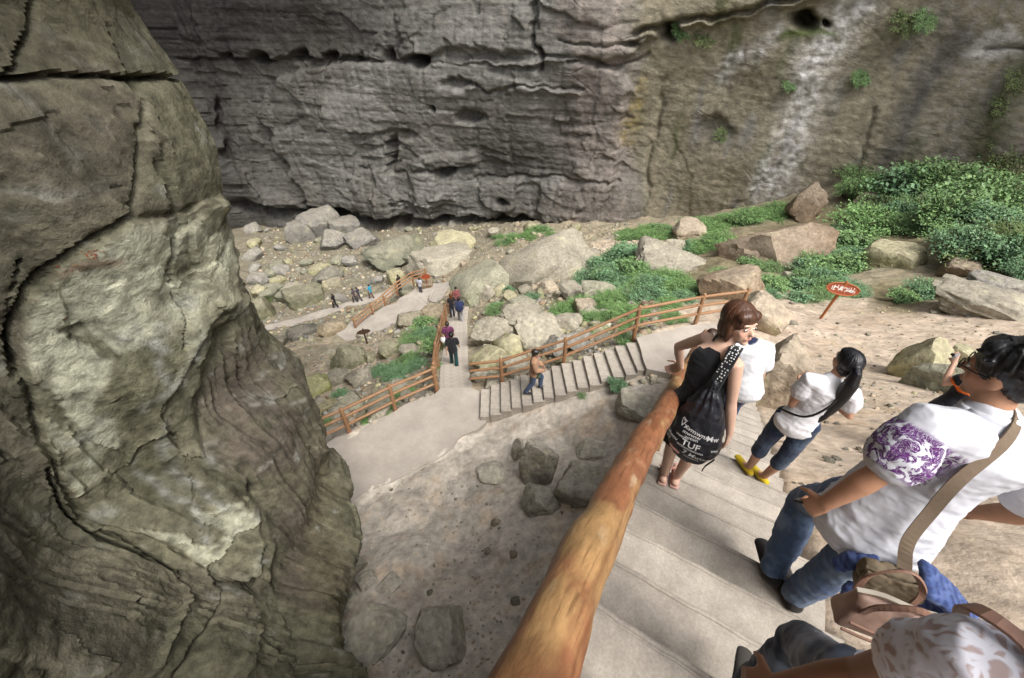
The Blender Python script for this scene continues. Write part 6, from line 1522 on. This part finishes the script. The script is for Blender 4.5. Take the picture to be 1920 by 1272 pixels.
def on_walk(u, v):
    r = ray(u, v); ys = np.linspace(9.4, 27, 600); z = np.interp(ys, Wk[:, 1], Wk[:, 2]); d = np.abs(r[2] / r[1] * ys - z); y = ys[int(np.argmin(d))]
    return V3(r[0] / r[1] * y, y, float(np.interp((math.floor((np.interp(y, Wk[:, 1], cl)) / .36) + 1) * .36, cl, Wk[:, 2])))
WALKING = dict(knL=(-.09, .16, .53), anL=(-.09, .16, .12), knR=(.09, -.02, .49), anR=(.09, -.22, .12), wrL=(-.23, -.08, .87), wrR=(.24, .16, .90), elR=(.22, .0, 1.11))
STANDING = dict(knL=(-.10, .03, .5), anL=(-.11, .0, .085), wrL=(-.20, .08, .87))
def far_person(label, pos, az, H, top, bottom, sleeve=.6, hair='short', hc=(.012, .010, .010), pose=WALKING, shoe=(.03, .03, .03), vox=.02, hem=.08, bulk=1.0, loose=.025, **over):
    P = dict(pose); P.update(over); az = math.radians(az)
    r = posed(pos, az, H, **P); dz = min(r['anL'][2], r['anR'][2]) - (pos[2] + .085 * H / 1.7)
    return person(label, {k: v - V3(0, 0, dz) for k, v in r.items()}, az, None, 0, 0, H, bulk, (.45, .27, .19), hair, hc, shirt=dict(col=top, sleeve=sleeve, hem=hem, loose=loose), trousers=dict(col=bottom), shoes=shoe,
                  voxel=vox, detail=False, face=False, group='people on the lower paths')
# the man in brown coming down the lower flight
pf = np.array(FLIGHT2[1]) + (np.array(FLIGHT2[0]) - np.array(FLIGHT2[1])) * .33; pm = atz(1000, 734, pf[2] + .06)
rB, bB = far_person('man in a brown jacket with a camera bag climbing the lower stairs', (pm[0], pm[1], pf[2] + .04), 96, 1.66, (.33, .19, .115), (.045, .07, .13), 1.85, hc=(.02, .015, .013), vox=.014, hem=.12, loose=.035, wrL=(-.1, .22, 1.05), wrR=(.1, .25, 1.05), elL=(-.22, .05, 1.12), elR=(.22, .05, 1.12), knL=(-.09, .22, .60), anL=(-.09, .20, .24))
for q, (off, col, nm, lab) in enumerate([((.10, -.10, .80), (.06, .09, .06), 'shoulder_bag', 'dark green shoulder bag of the man in the brown jacket')]):
    D, F = ico(3); v = D * V3(.09, .07, .15) * (1 + .1 * perlin(D * 3, 4))[:, None]
    tag(obj(nm, mesh_of(nm, v, F, True, np.tile(np.array(col), (len(v), 1))), M_cloth, None, tuple(bB + V3(*off))), lab, 'bag')
far_person('walker in black top and dark green trousers nearest on the walkway', on_walk(852, 682), -8, 1.70, (.018, .018, .022), (.012, .05, .05), vox=.016)
far_person('person in a purple shirt just ahead of the walker in black', on_walk(844, 655), -8, 1.62, (.13, .035, .09), (.05, .05, .07), hc=(.03, .018, .014), vox=.018)
w_ = on_walk(838, 652)
D, F = ico(3); v = D * V3(.13, .10, .17) * (1 + .15 * perlin(D * 3, 9))[:, None]
tag(obj('shopping_bag', mesh_of('shopping_bag', v, F, True, np.tile(V3(.75, .75, .75), (len(v), 1))), M_cloth, None, tuple(w_ + V3(-.04, -.3, .72))), 'white bag carried beside the person in purple', 'bag')
pN = on_walk(864, 601); far_person('person in grey trousers with a big navy backpack on the walkway', pN, -6, 1.72, (.03, .04, .09), (.30, .30, .31), vox=.018)
D, F = ico(3); v = D * V3(.23, .17, .30) * (1 + .12 * perlin(D * 2.5, 12))[:, None]
tag(obj('backpack', mesh_of('backpack', v, F, True, np.tile(V3(.022, .032, .085), (len(v), 1))), M_cloth, None, tuple(pN + V3(.02, -.24, 1.18))), 'big rounded navy backpack on the walkway walker', 'backpack')
far_person('woman in black with an orange scarf against the walkway fence', on_walk(849, 594), -30, 1.60, (.02, .018, .022), (.03, .035, .06), hair='long', hc=(.09, .035, .012), vox=.02, pose=STANDING)
far_person('person in a red plaid shirt behind the navy backpack', on_walk(858, 577), 150, 1.66, (.22, .075, .075), (.06, .06, .07), vox=.02, sleeve=1.7, pose=STANDING)
far_person('dark-haired person farthest down the walkway', on_walk(863, 562), 10, 1.70, (.10, .09, .08), (.04, .04, .05), vox=.022)
far_person('person in a pale shirt and dark trousers standing on the far path', atz(790, 551, -21.15), 20, 1.62, (.45, .46, .52), (.06, .06, .07), vox=.024, pose=STANDING)
far_person('dark figure beside the distant fence', atz(751, 545, -21.3), -60, 1.62, (.025, .022, .022), (.03, .03, .035), vox=.026, pose=STANDING)
far_person('walker in a bright blue top on the lower path', atz(697, 559, -24.45), -70, 1.6, (.03, .28, .42), (.15, .08, .07), vox=.028, bulk=1.25)
far_person('left one of the pair of dark walkers on the lower path', atz(667, 567, -24.75), -70, 1.66, (.09, .07, .08), (.03, .03, .035), vox=.028)
far_person('right one of the pair of dark walkers on the lower path', atz(675, 565, -24.7), -70, 1.68, (.05, .055, .075), (.05, .05, .06), vox=.028)
far_person('walker all in black leading along the lower path', atz(630, 577, -25.0), -75, 1.66, (.012, .012, .014), (.015, .015, .018), vox=.028, bulk=1.15)

# ------------------------------------------------------------------ wooden oval signs
M_sign = mat('sign_red_wood', (.25, .055, .02), rough=.5, spec=.35, var=.2, vscale=8, stretch=(.3, 1, 1)); M_sign2 = mat('sign_rim_wood', (.34, .10, .035), rough=.5, var=.2, vscale=8); M_post = mat('sign_post_wood', (.33, .11, .035), rough=.55, var=.25, vscale=10, stretch=(1, 1, .2))
M_dark = mat('dark_sign_wood', (.06, .032, .02), rough=.6, var=.2)
def oval_sign(label, foot, yaw, h, a, b, tilt, lean, dark=False, writing=True):
    root = tag(empty('sign', tuple(foot), yaw), label, 'sign')
    m1, m2, m3 = (M_dark, M_dark, M_dark) if dark else (M_sign, M_sign2, M_post)
    v, f = tube_data([V3(0, 0, -.15), V3(lean * .5, 0, h * .5), V3(lean, 0, h)], [(.05, .05)] * 3, 8, True, (0, 1, 0)); obj('post', mesh_of('post', v, f), m3, root)
    n = 40; an_ = np.arange(n) / n * 2 * math.pi
    def disc(ra, rb, y0, y1, nm, mm, parent, loc=None):
        V = [(ra * math.cos(t), y0, rb * math.sin(t)) for t in an_] + [(ra * math.cos(t), y1, rb * math.sin(t)) for t in an_]
        F = [tuple(range(n)), tuple(range(2 * n - 1, n - 1, -1))] + [(i, i + n, (i + 1) % n + n, (i + 1) % n) for i in range(n)]
        me = mesh_of(nm, V, F, False); bm = bmesh.new(); bm.from_mesh(me); bmesh.ops.recalc_face_normals(bm, faces=bm.faces[:]); bm.to_mesh(me); bm.free()
        return obj(nm, me, mm, parent, loc)
    bd = disc(a, b, -.075, -.04, 'board', m1, root, (lean * .82, 0, h * .84)); bd.rotation_euler = (tilt, .0, 0)
    ring = [V3((a - .01) * math.cos(t), -.078, (b - .01) * math.sin(t)) for t in np.linspace(0, 2 * math.pi, 41)]
    v, f = tube_data(ring, [.022] * 41, 8, False, (0, 1, 0)); obj('rim', mesh_of('rim', v, f), m2, bd)
    if writing:
        rg = random.Random(5); vv, ff_ = [], []
        for c in range(5):                       # five white carved characters, only their strokes can be made out
            cx = (c - 2) * a * .27
            for k_ in range(6):
                x, z = cx + rg.uniform(-.05, .05) * a / .45, rg.uniform(-.3, .3) * b
                w, hh = (rg.uniform(.03, .07), .009) if k_ % 2 else (.009, rg.uniform(.03, .07))
                o = len(vv); vv += [(x - w, -.0785, z - hh), (x + w, -.0785, z - hh), (x + w, -.0785, z + hh), (x - w, -.0785, z + hh)]; ff_.append((o, o + 1, o + 2, o + 3)); 
        vv = [(x, y - .0004 * (i // 4), z) for i, (x, y, z) in enumerate(vv)]
        obj('lettering', mesh_of('lettering', vv, ff_, False), mat('sign_white', (.72, .68, .64), rough=.6), bd)
p = hit(1537, 598)[0]
oval_sign('oval red wooden sign with white characters on a leaning post in the sand', p, math.radians(-22), 1.62, .50, .22, -.35, .16)
p = hit(689, 645)[0]
oval_sign('small dark oval sign on a post on the left sandy slope', p, math.radians(20), 1.3, .42, .16, -.3, -.03, True, False)
p = atz(800, 531, -20.5)
oval_sign('distant reddish oval sign at the head of the far path', p, math.radians(10), .8, .40, .24, -.2, .0, False, False)
# dead leaves caught on the pillar ledge
def leaf_litter():
    rg = np.random.RandomState(5); V, F, C = [], [], []
    for u, v, n in ((175, 478, 60), (150, 500, 50), (215, 486, 40), (105, 590, 40), (148, 930, 36), (90, 575, 24)):
        for k_ in range(n):
            d = ray(u + rg.normal(0, 14), v + rg.normal(0, 5)); o = len(V)
            c = d * 0
            V_ = None
            LIT.append((d, rg.uniform(0, 6.28), rg.uniform(.02, .045), rg.choice(3)))
LIT = []; leaf_litter()
pil = bpy.data.objects.get('rock_pillar')
if pil is not None:
    from mathutils.bvhtree import BVHTree
    bpy.context.view_layer.update()
    bv = BVHTree.FromObject(pil, bpy.context.evaluated_depsgraph_get()); V, F, C = [], [], []
    cols = [V3(.27, .07, .025), V3(.15, .04, .025), V3(.20, .11, .055)]
    for d, a, s, c in LIT:
        h_, n_, i_, dist = bv.ray_cast(Vector((0, 0, 0)), Vector(d).normalized())
        if h_ is None: continue
        n_ = np.array(n_); p_ = np.array(h_) + n_ * .006; t1 = nrm(np.cross(n_, (math.cos(a), math.sin(a), .3))); t2 = np.cross(n_, t1); o = len(V)
        V += [p_ - t1 * s, p_ + t2 * s * .45 + n_ * .01, p_ + t1 * s, p_ - t2 * s * .45 + n_ * .008]; F.append((o, o + 1, o + 2, o + 3)); C += [cols[c] * random.uniform(.7, 1.2)] * 4
    tag(obj('leaf_litter', mesh_of('leaf_litter', V, F, False, np.array(C)), mat('dead_leaf', attr=True, rough=.8)), 'rust red dead leaves caught in the cracks of the rock pillar', 'leaves', kind='stuff')

bpy.data.scenes.remove(BENCH)
